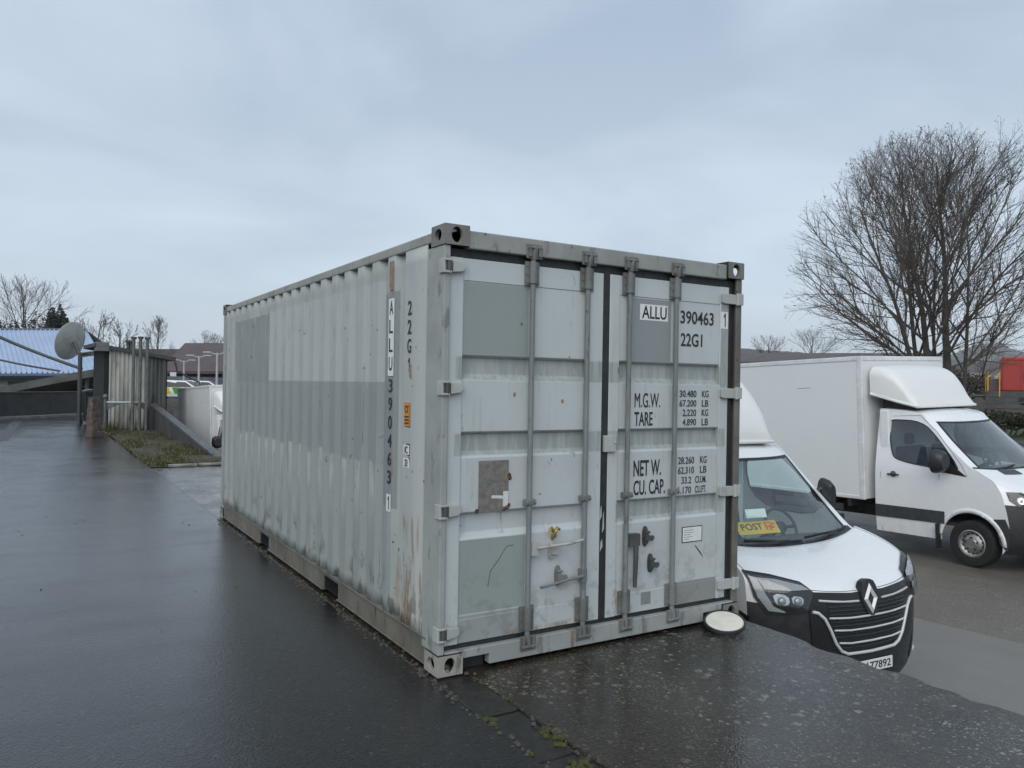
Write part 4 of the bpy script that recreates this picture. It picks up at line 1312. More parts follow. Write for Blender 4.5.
# roof fairing and box body
fairing(van, [(1.60, 2.20, .50), (1.62, 2.34, .52), (1.75, 2.58, .55), (1.98, 2.80, .60), (2.3, 2.98, .68), (2.70, 3.10, .80)], ((1.58, 2.185), (2.72, 2.36)), .18)
m = MB(); m.tube([Vector((x, 1.588 + .03 * abs(x / .54) ** 3, 2.20)) for x in lin(-.54, .54, 16)], .020, 8)
m.build('fairing_lip', M['fair'], van, smooth=60)
bb = MB().box(-1.06, 1.06, 2.72, 6.7, .78, 3.12).build('box_body', M['boxwhite'], van, bevel=.03)
MB().box(-.45, .45, .6, 6.6, .38, .775).build('chassis', M['chassis'], van, bevel=.01)
MB().box(-.80, .80, 2.3, 2.72, .5, 2.18).build('cab_rear', M['white'], van, bevel=.03)
# things on the dashboard
T = Matrix.Translation((-.235, 1.00, 1.375)) @ Matrix.Scale(1.0, 4) @ Matrix.Rotation(math.radians(-.075 * 57), 4, 'Z') @ Matrix.Rotation(math.radians(48), 4, 'X')
card = MB().box(-.24, .24, -.0, .14, -.003, .003, T).build('dashboard_card', M['yellow'], van)
letters('POST', -.19, .06, .045, .115, lambda x, h, o: T @ Vector((x, h, .0036 + o)), M['ink'], card)
m = MB()
for pol in ([(.09, .04), (.115, .04), (.115, .11), (.16, .11), (.16, .085), (.115, .085), (.115, .07), (.18, .07), (.18, .125), (.09, .125)],
            [(.135, .03), (.155, .03), (.155, .055), (.20, .055), (.20, .075), (.135, .075)], [(.188, .09), (.215, .09), (.215, .115), (.188, .115)]):
    m.prism(pol, 'z', .0035, .0045, T)
m.build('red_emblem', M['red'], card)
MB().box(-.12, .12, .155, .24, -.002, .002, T @ Matrix.Rotation(math.radians(20), 4, 'X')).build('paper', M['paper'], van)
MB().box(-.26, -.02, .015, -.004 + .02, -.0, .0 + .004, T).build('card_edge', M['stick'], card)

# ---- the box truck further out in the yard
TO = Vector((10.098, 4.148, -1.002))
from mathutils import Euler
TC, TN = 1.07, -2.68                                                                # cab centre line and nose, from the near front corner of the box
TR = Euler((-.032, -.027, -.036)).to_matrix()
truck = thing('box_truck', 'white box truck with big roof fairing and black mirror parked nose right across the yard', 'truck', TO + TR @ Vector((TC, TN, 0)), (-.032, -.027, -.036))
hub = truck
BT = Matrix.Translation((-TC, -TN, 0))
xsS = lambda z: (.985 + .02 * math.sin(max(0, min(1, (z - .3) / 1.1)) * PI)) if z < 1.40 else .985 - .185 * ((z - 1.40) / 1.0) ** 1.1
FS = Front([(.08, .26, .42, 0), (.01, .40, .40, 0), (0, .60, .38, 0), (.02, .82, .38, 0), (.06, .98, .40, -.10), (.10, 1.05, .42, -.16),
            (.30, 1.20, .30, -.12), (.54, 1.34, .20, -.06), (.72, 1.43, .16, -.05), (.78, 1.455, .17, -.05), (1.16, 1.84, .20, -.02), (1.48, 2.17, .20, -.02),
            (1.60, 2.28, .16, .0), (1.95, 2.37, .05, .03), (2.47, 2.41, 0, .03)], xsS, 3.2)
winS = smooth_poly([(1.02, 1.37), (1.40, 1.44), (2.14, 1.53), (2.26, 1.66), (2.335, 2.17), (2.25, 2.20), (1.76, 2.175), (1.48, 1.93)], 2)
doorS = [(2.42, .36), (2.43, 1.3), (2.405, 2.25), (1.80, 2.27), (1.50, 2.02), (1.08, 1.53), (.98, 1.36)]
stS = [(1.34, .60), (2.53, .59), (2.53, .79), (1.34, .79)]
build_cab(hub, FS, (.945, .36, .455), 2.53, .35, winS, doorS, us_ws=.88, stripe=stS, handle=(2.20, 1.30), pane='darkglass')
interior(hub, FS, .92, 2.42, .62, M['blue'], cowl_z=1.42)
m = MB(); m.tube([Vector((-xsS(z) - .001, y, z)) for y, z in ((1.42, .36), (1.42, 1.36))], .005, 5, caps=False); m.build('door_gap', M['seamgrey'], hub)
for s in (-1, 1):
    m = MB(); sheet(m, [(.98, 1.35), (1.42, 1.40), (1.48, 1.62), (1.35, 1.62)], [], lambda y, z: Vector((s * (xsS(z) + .006), y, z)), .08)
    m.build('mirror_base', M['plastic'], hub)
    mirror(hub, s * 1.17, 1.36, 1.58, s, .37, .32, .17)
    fl = MB()
    arc = [(.945 + rr * math.cos(a), .36 + rr * math.sin(a)) for rr, aa in ((.455, lin(.12, PI - .02, 20)), (.52, list(reversed(lin(.18, PI - .02, 20))))) for a in aa]
    sheet(fl, arc, [], lambda y, z: Vector((s * (xsS(z) + .008), y, z)), .06)
    fl.build('arch_flare', M['white'], hub, thick=.02, smooth=40)
    # grey bumper corner and dark mud flap
    m = MB(); sheet(m, [(.42, .30), (.52, .40), (.56, .60), (.60, .76), (.43, .78), (.36, .60)], [], lambda y, z: Vector((s * (xsS(z) + .006), y, z)), .06)
    m.build('bumper_corner', M['dgrey'], hub)
    MB().box(s * .97 - .12, s * .97 + .004, 1.425, 1.445, .22, .60).build('mud_flap', M['tyre'], hub)
    wheel(truck, s * .875, .945, .350, .235, s)
    for dx in (.80, .56): wheel(truck, s * dx, 5.3, .350, .22, s)
    pol = [(s * .95, 1.17), (s * .80, 1.16), (s * .66, 1.06), (s * .62, .95), (s * .74, .90), (s * .88, .95), (s * .955, 1.05)]
    m = MB(); FS.decal(m, pol, .006, .06); hl = m.build('headlight', M['grille'], hub, smooth=60)
    m = MB()
    for x, z in ((s * .85, 1.05), (s * .74, 1.0)):
        p = FS.xz(x, z, .012); n = (FS.xz(x, z, .03) - p).normalized()
        m.lathe([(.06, .006), (.04, -.002), (.02, .004), (0, .01)], Matrix.Translation(p) @ n.to_track_quat('Z', 'Y').to_matrix().to_4x4(), 16)
    m.build('reflector', M['chrome'], hl, smooth=40)
    m = MB(); FS.decal(m, pol, .022, .06); m.build('lens', M['lens'], hl, smooth=180)
m = MB(); FS.decal(m, [(-.56, .62), (.56, .62), (.60, .95), (.5, 1.0), (-.5, 1.0), (-.60, .95)], .004)
g2 = m.build('grille', M['grille'], hub, smooth=60)
for z in (.68, .78, .88):
    m = MB(); m.tube([FS.xz(x, z, .014) for x in lin(-.55, .55, 14)], .018, 6); m.build('grille_bar', M['dgrey'], g2, smooth=60)
m = MB(); m.grid([[FS.off(u, t, .006) for u in lin(-.62, -.20, 8)] for t in lin(7.25, 7.95, 5)])
m.build('bonnet_vent', M['grille'], hub)
for u0, u1 in ((-.70, -.05), (.05, .70)):
    m = MB(); m.tube([FS.off(u0, 8.75, .01), FS.off((u0 + u1) / 2, 8.95, .03), FS.off(u1, 9.1, .015)], .013, 6)
    m.build('wiper', M['plastic'], hub, smooth=60)
fairing(hub, [(1.86, 2.42, .80), (1.93, 2.55, .82), (2.08, 2.80, .86), (2.24, 2.98, .90), (2.42, 3.07, .94), (2.61, 3.10, .955)], ((1.88, 2.40), (2.60, 2.62)), .17)
m = MB()
for s in (-1, 1): m.tube([(s * .81, 1.86, 2.405), (s * .88, 2.15, 2.49), (s * .96, 2.60, 2.63)], .022, 8)
m.tube([(x, 1.86, 2.405) for x in lin(-.81, .81, 10)], .022, 8)
m.build('fairing_lip', M['fair'], hub, smooth=60)
MB().prism([(1.95, 2.36), (2.55, 2.38), (2.55, 2.58), (2.0, 2.42)], 'x', -.70, .70).build('fairing_frame', M['chassis'], hub)
MB().box(-.93, .93, 2.30, 2.465, .40, 2.36).build('cab_rear', M['white'], hub, bevel=.02)
# box body with edge profiles
BL = 5.2
bb = MB().box(.012, 2.298, .012, BL - .012, .85, 3.268, BT).build('box_body', M['boxwhite'], truck)
m = MB()
for x0, x1 in ((0, .045), (2.265, 2.31)):
    m.box(x0, x1, 0, .10, .836, 3.28, BT); m.box(x0, x1, BL - .07, BL, .836, 3.28, BT)
    m.box(x0, x1, .1005, BL - .0705, 3.20, 3.28, BT); m.box(x0, x1, .1005, BL - .0705, .836, .90, BT)
m.box(.0455, 2.2645, 0, .045, 3.20, 3.28, BT); m.box(.0455, 2.2645, BL - .045, BL, 3.20, 3.28, BT)
m.build('edge_trim', M['aluw'], bb, bevel=.012)
MB().prism([(1.05, 2.755), (1.35, 2.75), (1.345, 2.757), (1.06, 2.761)], 'x', .009, .0115, BT).build('scratch', M['seamgrey'], bb)
m = MB(); m.box(.55, .68, -2.0, BL, .50, .70, BT); m.box(1.56, 1.69, -2.0, BL, .50, .70, BT)
for y in lin(.3, 4.9, 8): m.box(.02, 2.29, y, y + .06, .70, .835, BT)
m.build('chassis', M['chassis'], truck)
for x in (.06, 2.20):
    m = MB(); m.box(x, x + .05, .5, 2.0, .42, .54, BT); m.box(x, x + .05, .5, 2.0, .60, .72, BT); m.box(x + .01, x + .04, .7, .76, .541, .599, BT); m.box(x + .01, x + .04, 1.7, 1.76, .541, .599, BT)
    m.build('side_guard', M['dgrey'], truck, bevel=.01)
MB().box(.10, .55, 1.0, 1.9, .38, .72, BT).build('fuel_tank', M['chassis'], truck, bevel=.04)

# ------------------------------------------------------------------ background: left side
def road_pt(u, v, z=0.0):
    d = FWD + RIGHT * ((u - 512) / FPX) + DOWN * ((v - 384) / FPX)
    return CAM + d * ((z - CAM.z) / d.z)


def level(p, z): return Vector((p.x, p.y, z))


def turn(ang): return Matrix.Rotation(ang, 4, 'Z')


M['galv'] = plain('weathered_galvanised_pipe', (.125, .135, .135), .5, .3, .35, 8)
M['pole'] = plain('dark_painted_pole', (.055, .06, .062), .5, 0, .3, 8)
M['lampgrey'] = plain('lamp_grey', (.42, .44, .45), .5, 0, .2, 4)

# low dark wall at the far end of the road
A, B = Vector((-10.5, 24.4, 0)), Vector((.6, 37.4, 0))
ang = math.atan2(B.y - A.y, B.x - A.x)
LW = (B - A).length
w = thing('yard_wall', 'long low dark concrete wall closing the far end of the road', 'wall', A, (0, 0, ang))
MB().box(0, LW, 0, .22, -.3, 1.02).build('wall_body', plain('black_stained_concrete', (.028, .028, .030), .6, 0, .45, 1.6, .25), w, bevel=.01)
MB().box(-.02, LW, -.04, .26, 1.021, 1.07).build('coping', plain('coping_dark', (.05, .05, .052), .6, 0, .4, 3), w, bevel=.008)
MB().box(-.02, LW, -.55, -.002, -.1, .09).build('footing', plain('footing_grey', (.17, .165, .155), .6, 0, .4, 2), w, bevel=.01)

# open shed with a sloping slab roof behind that wall
P0, P1 = at(-70, 403, 44), at(112, 366, 44)
ex = Vector((P1.x - P0.x, P1.y - P0.y, 0)); L = ex.length
sa = math.atan2(ex.y, ex.x)
shd = thing('open_shed', 'dark open shed with a sloping grey slab roof behind the low wall', 'shed', level(P0, 0), (0, 0, sa))
z0, z1 = P0.z, P1.z
m = MB()
for k in range(12):
    xa, xb = L * k / 12, L * (k + 1) / 12
    za, zb = (z0 + (z1 - z0) * (q / L) + .10 * math.sin(PI * q / L) for q in (xa, xb))
    m.add([(xa, 0, za - .42), (xb, 0, zb - .42), (xb, 0, zb), (xa, 0, za), (xa, 6, za - .22), (xb, 6, zb - .22), (xb, 6, zb + .35), (xa, 6, za + .35)],
          [(0, 1, 2, 3), (3, 2, 6, 7), (0, 4, 5, 1), (4, 7, 6, 5)] + ([(0, 3, 7, 4)] if k == 0 else []) + ([(1, 5, 6, 2)] if k == 11 else []))
m.build('roof', plain('slab_roof_grey', (.085, .088, .088), .55, 0, .5, .9, .2), shd)
MB().prism([(0, -.4), (L, -.4), (L, z1 - .3), (0, z0 - .3)], 'y', 5.2, 5.4).build('rear_wall', plain('shed_shade_wall', (.022, .025, .03), .7, 0, .3, 2), shd)  # shade under the roof is put into this wall's near-black colour
for x in (1.5, 5.0, 8.4): MB().box(x, x + .16, .5, .66, -.4, z0 + (z1 - z0) * x / L - .25).build('post', M['pole'], shd)
MB().prism([(L * .80, z1 - 1.20), (L - .3, z1 - .95), (L - .3, z1 - .70), (L * .84, z1 - 1.0)], 'y', 5.05, 5.19).build('light_panel', M['galv'], shd)

# blue metal roofed hall
R0, R1 = at(-120, 329, 62), at(86, 330, 62)
E0, E1 = at(-130, 374, 50), at(111, 373, 50)
hall = thing('blue_roofed_hall', 'hall with a ribbed light blue metal roof behind the low wall', 'building', (0, 0, 0))
m = MB()
n = 46
rows = []
top, bot = [], []
nrm = (R1 - R0).cross(E0 - R0).normalized()
if nrm.z < 0: nrm = -nrm
for k in range(n):
    for du, h in ((0, 0), (.80, 0), (.83, .10), (.97, .10)):
        f = (k + du) / n
        top.append(R0.lerp(R1, f) + nrm * h); bot.append(E0.lerp(E1, f) + nrm * h)
mid = [a.lerp(b, .5) for a, b in zip(top, bot)]
m.grid([top, mid, bot])
bt = NT('blue_metal_roof')
bc = bt.mix(bt.sm(bt.noise(.6, 5), .35, .7), (.31, .41, .58), (.37, .46, .62))
M['blueroof'] = bt.done(bc, .38, 0, .6)
m.build('roof', M['blueroof'], hall)
back = Vector((FWD.x, FWD.y, 0)).normalized()
q0, q1 = R0 + back * 11, R1 + back * 11
MB().add([R0, R1, level(q1, E1.z), level(q0, E0.z)], [(0, 1, 2, 3)]).build('rear_roof', M['blueroof'], hall)
m = MB(); m.tube([R0, R1], .14, 6); m.build('ridge_cap', plain('ridge_dark', (.06, .075, .11), .5), hall)
m = MB(); m.tube([E0 + Vector((0, 0, -.15)), E1 + Vector((0, 0, -.15))], .17, 6); m.build('gutter', plain('blue_dark_gutter', (.03, .055, .11), .4), hall)
w0, w1 = E0 + back * .8, E1 + back * .8 - RIGHT * .3
m = MB(); zz = -1.5
v = [level(w0, zz), level(w1, zz), level(w1, E1.z - .1), level(w0, E0.z - .1)]
m.add(v + [p + back * 22 for p in v], [(0, 1, 2, 3), (1, 5, 6, 2), (0, 3, 7, 4), (4, 7, 6, 5)])
m.build('wall', plain('hall_wall', (.22, .24, .25), .7, 0, .3, .5), hall)
m = MB()
for f0, f1 in ((.55, .63), (.66, .74), (.77, .85)):
    a, b = w0.lerp(w1, f0) - back * .03, w0.lerp(w1, f1) - back * .03
    m.add([level(a, E0.z - .9), level(b, E0.z - .9), level(b, E0.z - .3), level(a, E0.z - .3)], [(0, 1, 2, 3)])
m.build('window_band', M['grille'], hall)
# two dark cables strung in front of the blue roof
for (a, b, dd, lab) in (((-90, 291), (82, 369), 36, 'upper thick dark cable sloping down in front of the blue roof'), ((-90, 331), (60, 371), 38, 'lower thin dark cable sloping down in front of the blue roof')):
    p, q = at(*a, dd), at(*b, dd)
    m = MB(); m.tube([p.lerp(q, f) + Vector((0, 0, -.25 * math.sin(PI * f) ** 1)) for f in lin(0, 1, 10)], .075 if dd == 36 else .05, 6)
    tag(m.build('cable', M['pole'], smooth=60), lab, 'cable', 'cables in front of the blue roof')

p = at(-90, 289, 37)
o = thing('cable_mast', 'dark steel mast carrying the cables left of the blue roof', 'mast', level(p, 0))
m = MB(); m.tube([(0, 0, -1.5), (0, 0, p.z + .2)], [.12, .08], 8); m.build('mast_pole', M['pole'], o, smooth=60)
# shelter of weathered corrugated sheet
SB = road_pt(108, 430); SR = road_pt(166, 429)
sa = math.atan2(SR.y - SB.y, SR.x - SB.x); SW = (SR - SB).length
sc = 25.6 / FPX
shel = thing('sheet_metal_shelter', 'narrow shelter clad in streaked weathered corrugated sheets at the far end of the grass bed', 'shelter', level(SB, 0), (0, 0, sa))
HT = (430 - 347) * sc
t = NT('weathered_sheet')
c = t.mix(t.sm(t.noise(2.2, 6, .62, (2, 1, .25)), .40, .68), (.46, .46, .42), (.24, .245, .225))
c = t.mix(t.ma('MULTIPLY', t.sm(t.noise(1.5, 5, .6, (1.6, 1, .4)), .55, .7), .85), c, (.045, .038, .035))
c = t.mix(t.ma('MULTIPLY', t.sm(t.ax(0), SW * .60, SW * .68), .82), c, (.028, .032, .032))
c = t.mix(t.ma('MULTIPLY', t.sm(t.ax(2), .5, 0), .7), c, (.06, .065, .03))
M['sheet'] = t.done(c, .6, 0, .3)
sec = []
x = 0
ns = 14
for k in range(ns):
    for du, d in ((0, 0), (.38, 0), (.5, .045), (.88, .045)):
        sec.append((SW * (k + du) / ns, d))
zt = lambda x: HT - .30 * x / SW
m = MB(); m.grid([[Vector((u, d, zz * zt(u))) for u, d in sec] for zz in (0.01, .5, 1)])
m.build('cladding', M['sheet'], shel)
m = MB()
m.box(-.14, .10, .06, 2.4, 0, HT - .05); m.box(SW - .10, SW + .02, .06, 2.4, 0, HT - .35)
m.box(0, SW, 2.3, 2.4, 0, HT - .4)
m.build('side_panel', plain('dark_green_panel', (.012, .017, .017), .95, 0, .3, 4), shel)
m = MB(); m.prism([(-.45, HT - .02), (SW + .25, HT - .40), (SW + .25, HT - .28), (-.45, HT + .10)], 'y', -.12, 2.5)
m.build('roof', plain('shelter_roof', (.05, .055, .055), .6, 0, .4, 3), shel)
MB().box(-.40, -.02, -.15, .35, HT - .16, HT + .14).build('gutter_box', plain('gutter_box_grey', (.13, .14, .145), .5, 0, .3, 4), shel, bevel=.02)
m = MB(); m.tube([(SW + .22, -.1, HT - .38), (SW + .30, -.15, HT - .75), (SW + .75, -.2, HT - 1.0), (SW + 1.0, -.2, HT - 1.12), (SW + 1.02, -.2, HT - 1.3)], .035, 6)
m.build('drain_spout', M['pole'], shel, smooth=60)
# standing pipes with caps in front of the shelter
for k, (u, v) in enumerate(((137.5, 338), (144.2, 337.5), (151, 338))):
    b = road_pt(u, 431)
    b = b - Vector((FWD.x, FWD.y, 0)) * .35
    h = (430 - v) * sc * .985
    o = thing('vent_pipe', ['tall thin vent pipe in front of the corrugated shelter, leftmost of the three', 'tall thin vent pipe in front of the corrugated shelter, middle of the three', 'tall thin vent pipe in front of the corrugated shelter, beside its dark right edge'][k], 'pipe', level(b, 0), (0, 0, 0), 'vent pipes at the corrugated shelter')
    m = MB(); m.tube([(0, 0, 0), (0, 0, h)], .050, 10); m.build('pipe', M['galv'], o, smooth=60)
    m = MB(); m.tube([(0, 0, h - .02), (0, 0, h + .05)], .085, 12); m.build('cap', M['pole'], o, smooth=40)
for k, (u, v) in enumerate(((128.5, 342), (131.8, 342))):
    b = at(u, v, 27.5)
    o = thing('vent_pipe', ['short capped pipe rising above the shelter roof, left of its twin', 'short capped pipe rising above the shelter roof, right of its twin'][k], 'pipe', level(b, 0), (0, 0, 0), 'short pipes above the shelter roof')
    m = MB(); m.tube([(0, 0, 0), (0, 0, b.z)], .06, 8); m.build('pipe', M['pole'], o, smooth=60)
    m = MB(); m.tube([(0, 0, b.z - .02), (0, 0, b.z + .06)], .115, 10); m.build('cap', M['pole'], o, smooth=40)
# tubular barrier
b = level(road_pt(116, 430) - Vector((FWD.x, FWD.y, 0)) * .7, 0); c_ = level(road_pt(157, 430) - Vector((FWD.x, FWD.y, 0)) * .7, 0)
ba = math.atan2(c_.y - b.y, c_.x - b.x); BW = (c_ - b).length; BH = 29 * sc
o = thing('tube_barrier', 'low grey tubular barrier standing in front of the corrugated shelter', 'barrier', b, (0, 0, ba))
m = MB(); m.tube([(0, 0, BH * .97), (BW, 0, BH * .97)], .035, 8); m.build('rail', M['lampgrey'], o, smooth=60)
for x, h in ((0, BH * 1.12), (BW, BH * 1.16)):
    m = MB(); m.tube([(x, 0, 0), (x, 0, h)], .05, 10); m.build('post', M['galv'], o, smooth=60)
m = MB(); m.prism([(.06, BH * .93), (.45, BH * .93), (.06, BH * .72)], 'y', -.012, .012); m.prism([(BW - .06, BH * .93), (BW - .45, BH * .93), (BW - .06, BH * .72)], 'y', -.012, .012)
m.build('gusset', M['galv'], o)
m = MB(); m.lathe([(.0, .09), (.06, .06), (.085, 0), (.06, -.06), (0, -.09)], Matrix.Translation((0, 0, BH * 1.16)), 12); m.build('knob', M['galv'], o, smooth=180)

# satellite dish on its pole
pb = level(road_pt(79, 424), 0)
dd = (pb - CAM).dot(FWD); k_ = dd / FPX
dish = thing('satellite_dish', 'large pale satellite dish on a thin dark pole in front of the blue roof', 'satellite dish', pb)
ph = (424 - 353) * k_
m = MB(); m.tube([(0, 0, 0), (0, 0, ph)], .075, 10); m.tube([(0, 0, ph - .05), (.4 * RIGHT.x * 1.6, .4 * RIGHT.y * 1.6, ph - .02)], .05, 8)
m.build('pole', M['pole'], dish, smooth=60)
ctr = at(69.5, 340.5, dd) - pb
face = (Vector((FWD.x, FWD.y, 0)).normalized() * .20 - Vector((RIGHT.x, RIGHT.y, 0)) * .96 + Vector((0, 0, .25))).normalized()
T = Matrix.Translation(ctr) @ face.to_track_quat('Z', 'Y').to_matrix().to_4x4()
rd = 19.3 * k_
prof = [(rd * f, .15 * rd * f * f - .12) for f in lin(0, 1, 10)]
m = MB(); m.lathe(prof + [(rd + .012, .15 * rd - .135), (rd, .15 * rd - .15)] + [(rd * f, .15 * rd * f * f - .15) for f in reversed(lin(0, .98, 9))], T, 36)
m.build('reflector', plain('dish_grey', (.44, .46, .43), .55, 0, .22, 2.5), dish, smooth=60)
m = MB(); arm = T @ Vector((0, -rd * .2, rd * .75))
m.tube([T @ Vector((rd * .25, -rd * .9, .0)), arm], .022, 6); m.tube([T @ Vector((-rd * .25, -rd * .9, .0)), arm], .022, 6)
m.tube([arm, T @ Vector((0, -.1 * rd, rd * .55))], .06, 8)
m.build('feed_arm', M['lampgrey'], dish, smooth=60)
m = MB(); m.tube([T @ Vector((0, 0, -.22)), Vector((0, 0, ph - .1))], .07, 8); m.tube([Vector((0, 0, ph - .02)), at(100, 351, dd - .5) - pb], .035, 6); m.tube([Vector((0, 0, ph - .14)), at(100, 354, dd - .5) - pb], .03, 6)
m.build('bracket', M['galv'], dish, smooth=60)

# weathered block post, wheeled bin and clutter by the shelter
pb = level(road_pt(93, 437), 0)
o = thing('timber_post', 'stubby reddish brown weathered post on a wider foot at the edge of the road', 'post', pb, (0, 0, .55))
tm = NT('weathered_timber')
c = tm.mix(tm.sm(tm.noise(7, 6, .6, (2, 2, .6)), .35, .65), (.060, .042, .034), (.105, .082, .070))
tm.bump(tm.noise(12, 4, .6, (2, 2, .6)), .5, .02)
M['timber'] = tm.done(c, .75)
r_ = random.Random(4)
rings = []
for k, z in enumerate(lin(.172, 1.14, 12)):
    s_ = .135 - .035 * k / 12
    rings.append([Vector((a * s_ + r_.uniform(-.012, .012), b * s_ + r_.uniform(-.012, .012), z)) for a, b in ((-1, -1), (0, -1.06), (1, -1), (1.05, 0), (1, 1), (0, 1.04), (-1, 1), (-1.03, 0))])
m = MB().grid(rings, close=True); m.add(rings[-1], [tuple(range(8))])
m.build('post', M['timber'], o)
MB().prism([(-.15, -.16), (.26, -.16), (.26, .15), (-.15, .15)], 'z', -.02, .172).build('foot', M['timber'], o, bevel=.03)
m = MB(); m.box(.16, .25, -.13, .12, .173, .28); m.build('foot_block', M['timber'], o, bevel=.02)
pb = level(road_pt(96, 424), 0)
o = thing('wheeled_bin', 'dark green wheeled rubbish bin behind the brown post', 'bin', pb, (0, 0, sa))
m = MB(); m.add([(-.36, -.3, .08), (.36, -.3, .08), (.36, .35, .08), (-.36, .35, .08), (-.44, -.4, 1.15), (.44, -.4, 1.15), (.44, .42, 1.15), (-.44, .42, 1.15)], [(3, 2, 1, 0), (4, 5, 6, 7), (0, 1, 5, 4), (1, 2, 6, 5), (2, 3, 7, 6), (3, 0, 4, 7)])
m.build('bin_body', plain('bin_green', (.012, .022, .018), .45, 0, .3, 5), o, bevel=.03)
m = MB(); m.prism([(-.47, 1.152), (.47, 1.152), (.46, 1.22), (.2, 1.28), (-.2, 1.28), (-.46, 1.22)], 'y', -.44, .46); m.build('lid', plain('bin_lid', (.045, .055, .05), .4, 0, .3, 5), o, bevel=.02)
for s in (-1, 1):
    m = MB(); m.lathe([(0, .05), (.10, .05), (.11, 0), (0, 0)], Matrix.Translation((s * .40, .38, .11)) @ Matrix.Rotation(s * PI / 2, 4, 'Y'), 14); m.build('wheel', M['tyre'], o)
pb = level(road_pt(104.5, 424), 0)
o = thing('green_crate', 'small teal green plastic crate standing on a dark cart next to the bin', 'crate', pb + Vector((0, 0, .92)), (0, 0, sa))
m = MB()
for a in (-.14, .12): m.box(a, a + .02, -.15, .15, 0, .26)
for a in (-.15, .13): m.box(-.119, .119, a, a + .02, 0, .26)
m.box(-.119, .119, -.129, .129, 0, .02)
m.build('crate_body', plain('teal_plastic', (.01, .10, .085), .5), o)
o = thing('hand_cart', 'dark hand cart with a pale handle between the bin and the shelter', 'cart', pb, (0, 0, sa))
MB().box(-.30, .30, -.3, .3, .22, .90).build('cart_body', M['pole'], o, bevel=.02)
m = MB(); m.tube([(-.32, -.34, .48), (.34, -.34, .50)], .035, 6); m.build('handle', M['lampgrey'], o)
for s in (-1, 1):
    m = MB(); m.lathe([(0, .05), (.16, .05), (.17, 0), (0, 0)], Matrix.Translation((s * .31, -.1, .17)) @ Matrix.Rotation(s * PI / 2, 4, 'Y'), 14); m.build('wheel', M['tyre'], o)
# weeds at the foot of the cladding
m = MB(); r_ = random.Random(5)
for cx, n_ in ((106, 60), (111, 40), (160, 30)):
    b = level(road_pt(cx, 431), 0)
    for k in range(n_):
        a = r_.random() * 6.28; h = r_.uniform(.1, .38); q = b + Vector((r_.gauss(0, .12), r_.gauss(0, .12), 0))
        l_ = Vector((math.cos(a), math.sin(a), 0)) * h * .5; s_ = Vector((-math.sin(a), math.cos(a), 0)) * .018
        m.add([q - s_, q + s_, q + l_ + Vector((0, 0, h))], [(0, 1, 2)])
tag(m.build('weeds', bpy.data.materials['grass_olive'], kind='stuff'), 'weeds at the foot of the corrugated shelter', 'weeds')

# second box truck, behind the ramp wall
t2 = dup(truck, label='white box truck seen past the container with its nose hidden, parked behind the ramp wall', group=None)
gx_, gy_ = 3.9, 18.6
t2.location = (gx_, gy_, yard_z(gx_, gy_) + .0); t2.rotation_euler = (-.032, -.027, .03)


# ---- parked cars, small in the picture
def car(label, loc, rz, mat, estate=False, livery=None, group='cars parked in the far yard'):
    o = thing('parked_car', label, 'car', loc, (0, 0, rz), group)
    L_, W_ = 4.4, .88
    side = [(-2.2, .30), (-2.18, .72), (-1.3, .95), (-.55, 1.42), (.9, 1.46), (1.9 if estate else 1.6, 1.38), (2.15, .95), (2.2, .35)]
    arch_ = []
    m = MB()
    P = []
    for x_, ins in ((-W_, .06), (-W_ * .97, .0), (W_ * .97, .0), (W_, .06)):
        P.append([Vector((x_ * (1 if z_ < 1.0 else .82), y_ * (1 - ins * .3), z_)) for y_, z_ in side])
    m.grid(P)
    for row in (P[0], P[-1]): m.add(row, [tuple(range(len(row)))])
    m.build('body', mat, o, bevel=.04)
    g_ = MB()
    for s in (-1, 1):
        sheet(g_, [(-1.05, 1.0), (-.55, 1.33), (.9, 1.38), (1.55, 1.30), (1.75, 1.0)], [], lambda y_, z_: Vector((s * (W_ * (.985 - .40 * (z_ - .99)) + .012), y_, z_)), .4)
    g_.grid([[Vector((x_ * (.80 - .0), -1.28 + .70 * f, .985 + .42 * f)) for x_ in lin(-W_, W_, 4)] for f in (0.02, 1)])
    g_.build('window', M['grille'], o)
    for s in (-1, 1):
        for y_ in (-1.35, 1.35): wheel(o, s * .78, y_, .31, .2, s)
        MB().box(s * .62 - .16, s * .62 + .16, -2.215, -2.16, .60, .74).build('headlight', M['silver'], o)
    if livery:
        for s in (-1, 1):
            q = MB(); q.prism([(-.5, .5), (.1, .5), (.3, .95), (-.3, .95)], 'x', s * (W_ + .004), s * (W_ + .010)); q.build('door_marking', livery[0], o)
            q = MB(); q.prism([(.35, .5), (.8, .5), (1.0, .95), (.55, .95)], 'x', s * (W_ + .004), s * (W_ + .010)); q.build('door_marking', livery[1], o)
    return o


M['carwhite'] = paint('white_car_paint', (.72, .74, .75)); M['cardark'] = paint('dark_car_paint', (.03, .035, .04)); M['cargrey'] = paint('grey_car_paint', (.09, .095, .10))
for lab, u, v, d, rz, mt, es, lv in (
        ('white estate car with green and yellow door markings beyond the ramp wall', 180, 398, 55, 1.15, M['carwhite'], True, (plain('green_vinyl', (.06, .35, .05), .4), plain('yellow_vinyl', (.65, .6, .03), .4))),
        ('small white car half hidden behind the roof of the left box truck', 203, 399, 62, 1.2, M['carwhite'], False, None),
        ('dark car parked in front of the white estate car', 176, 414, 40, 1.1, M['cardark'], False, None),
        ('dark grey car parked right beside the dark car', 187, 417, 37, .9, M['cargrey'], False, None)):
    p = at(u, v, d)
    car(lab, (p.x, p.y, yard_z(p.x, p.y) + .0 if d < 50 else p.z), rz, mt, es, lv)

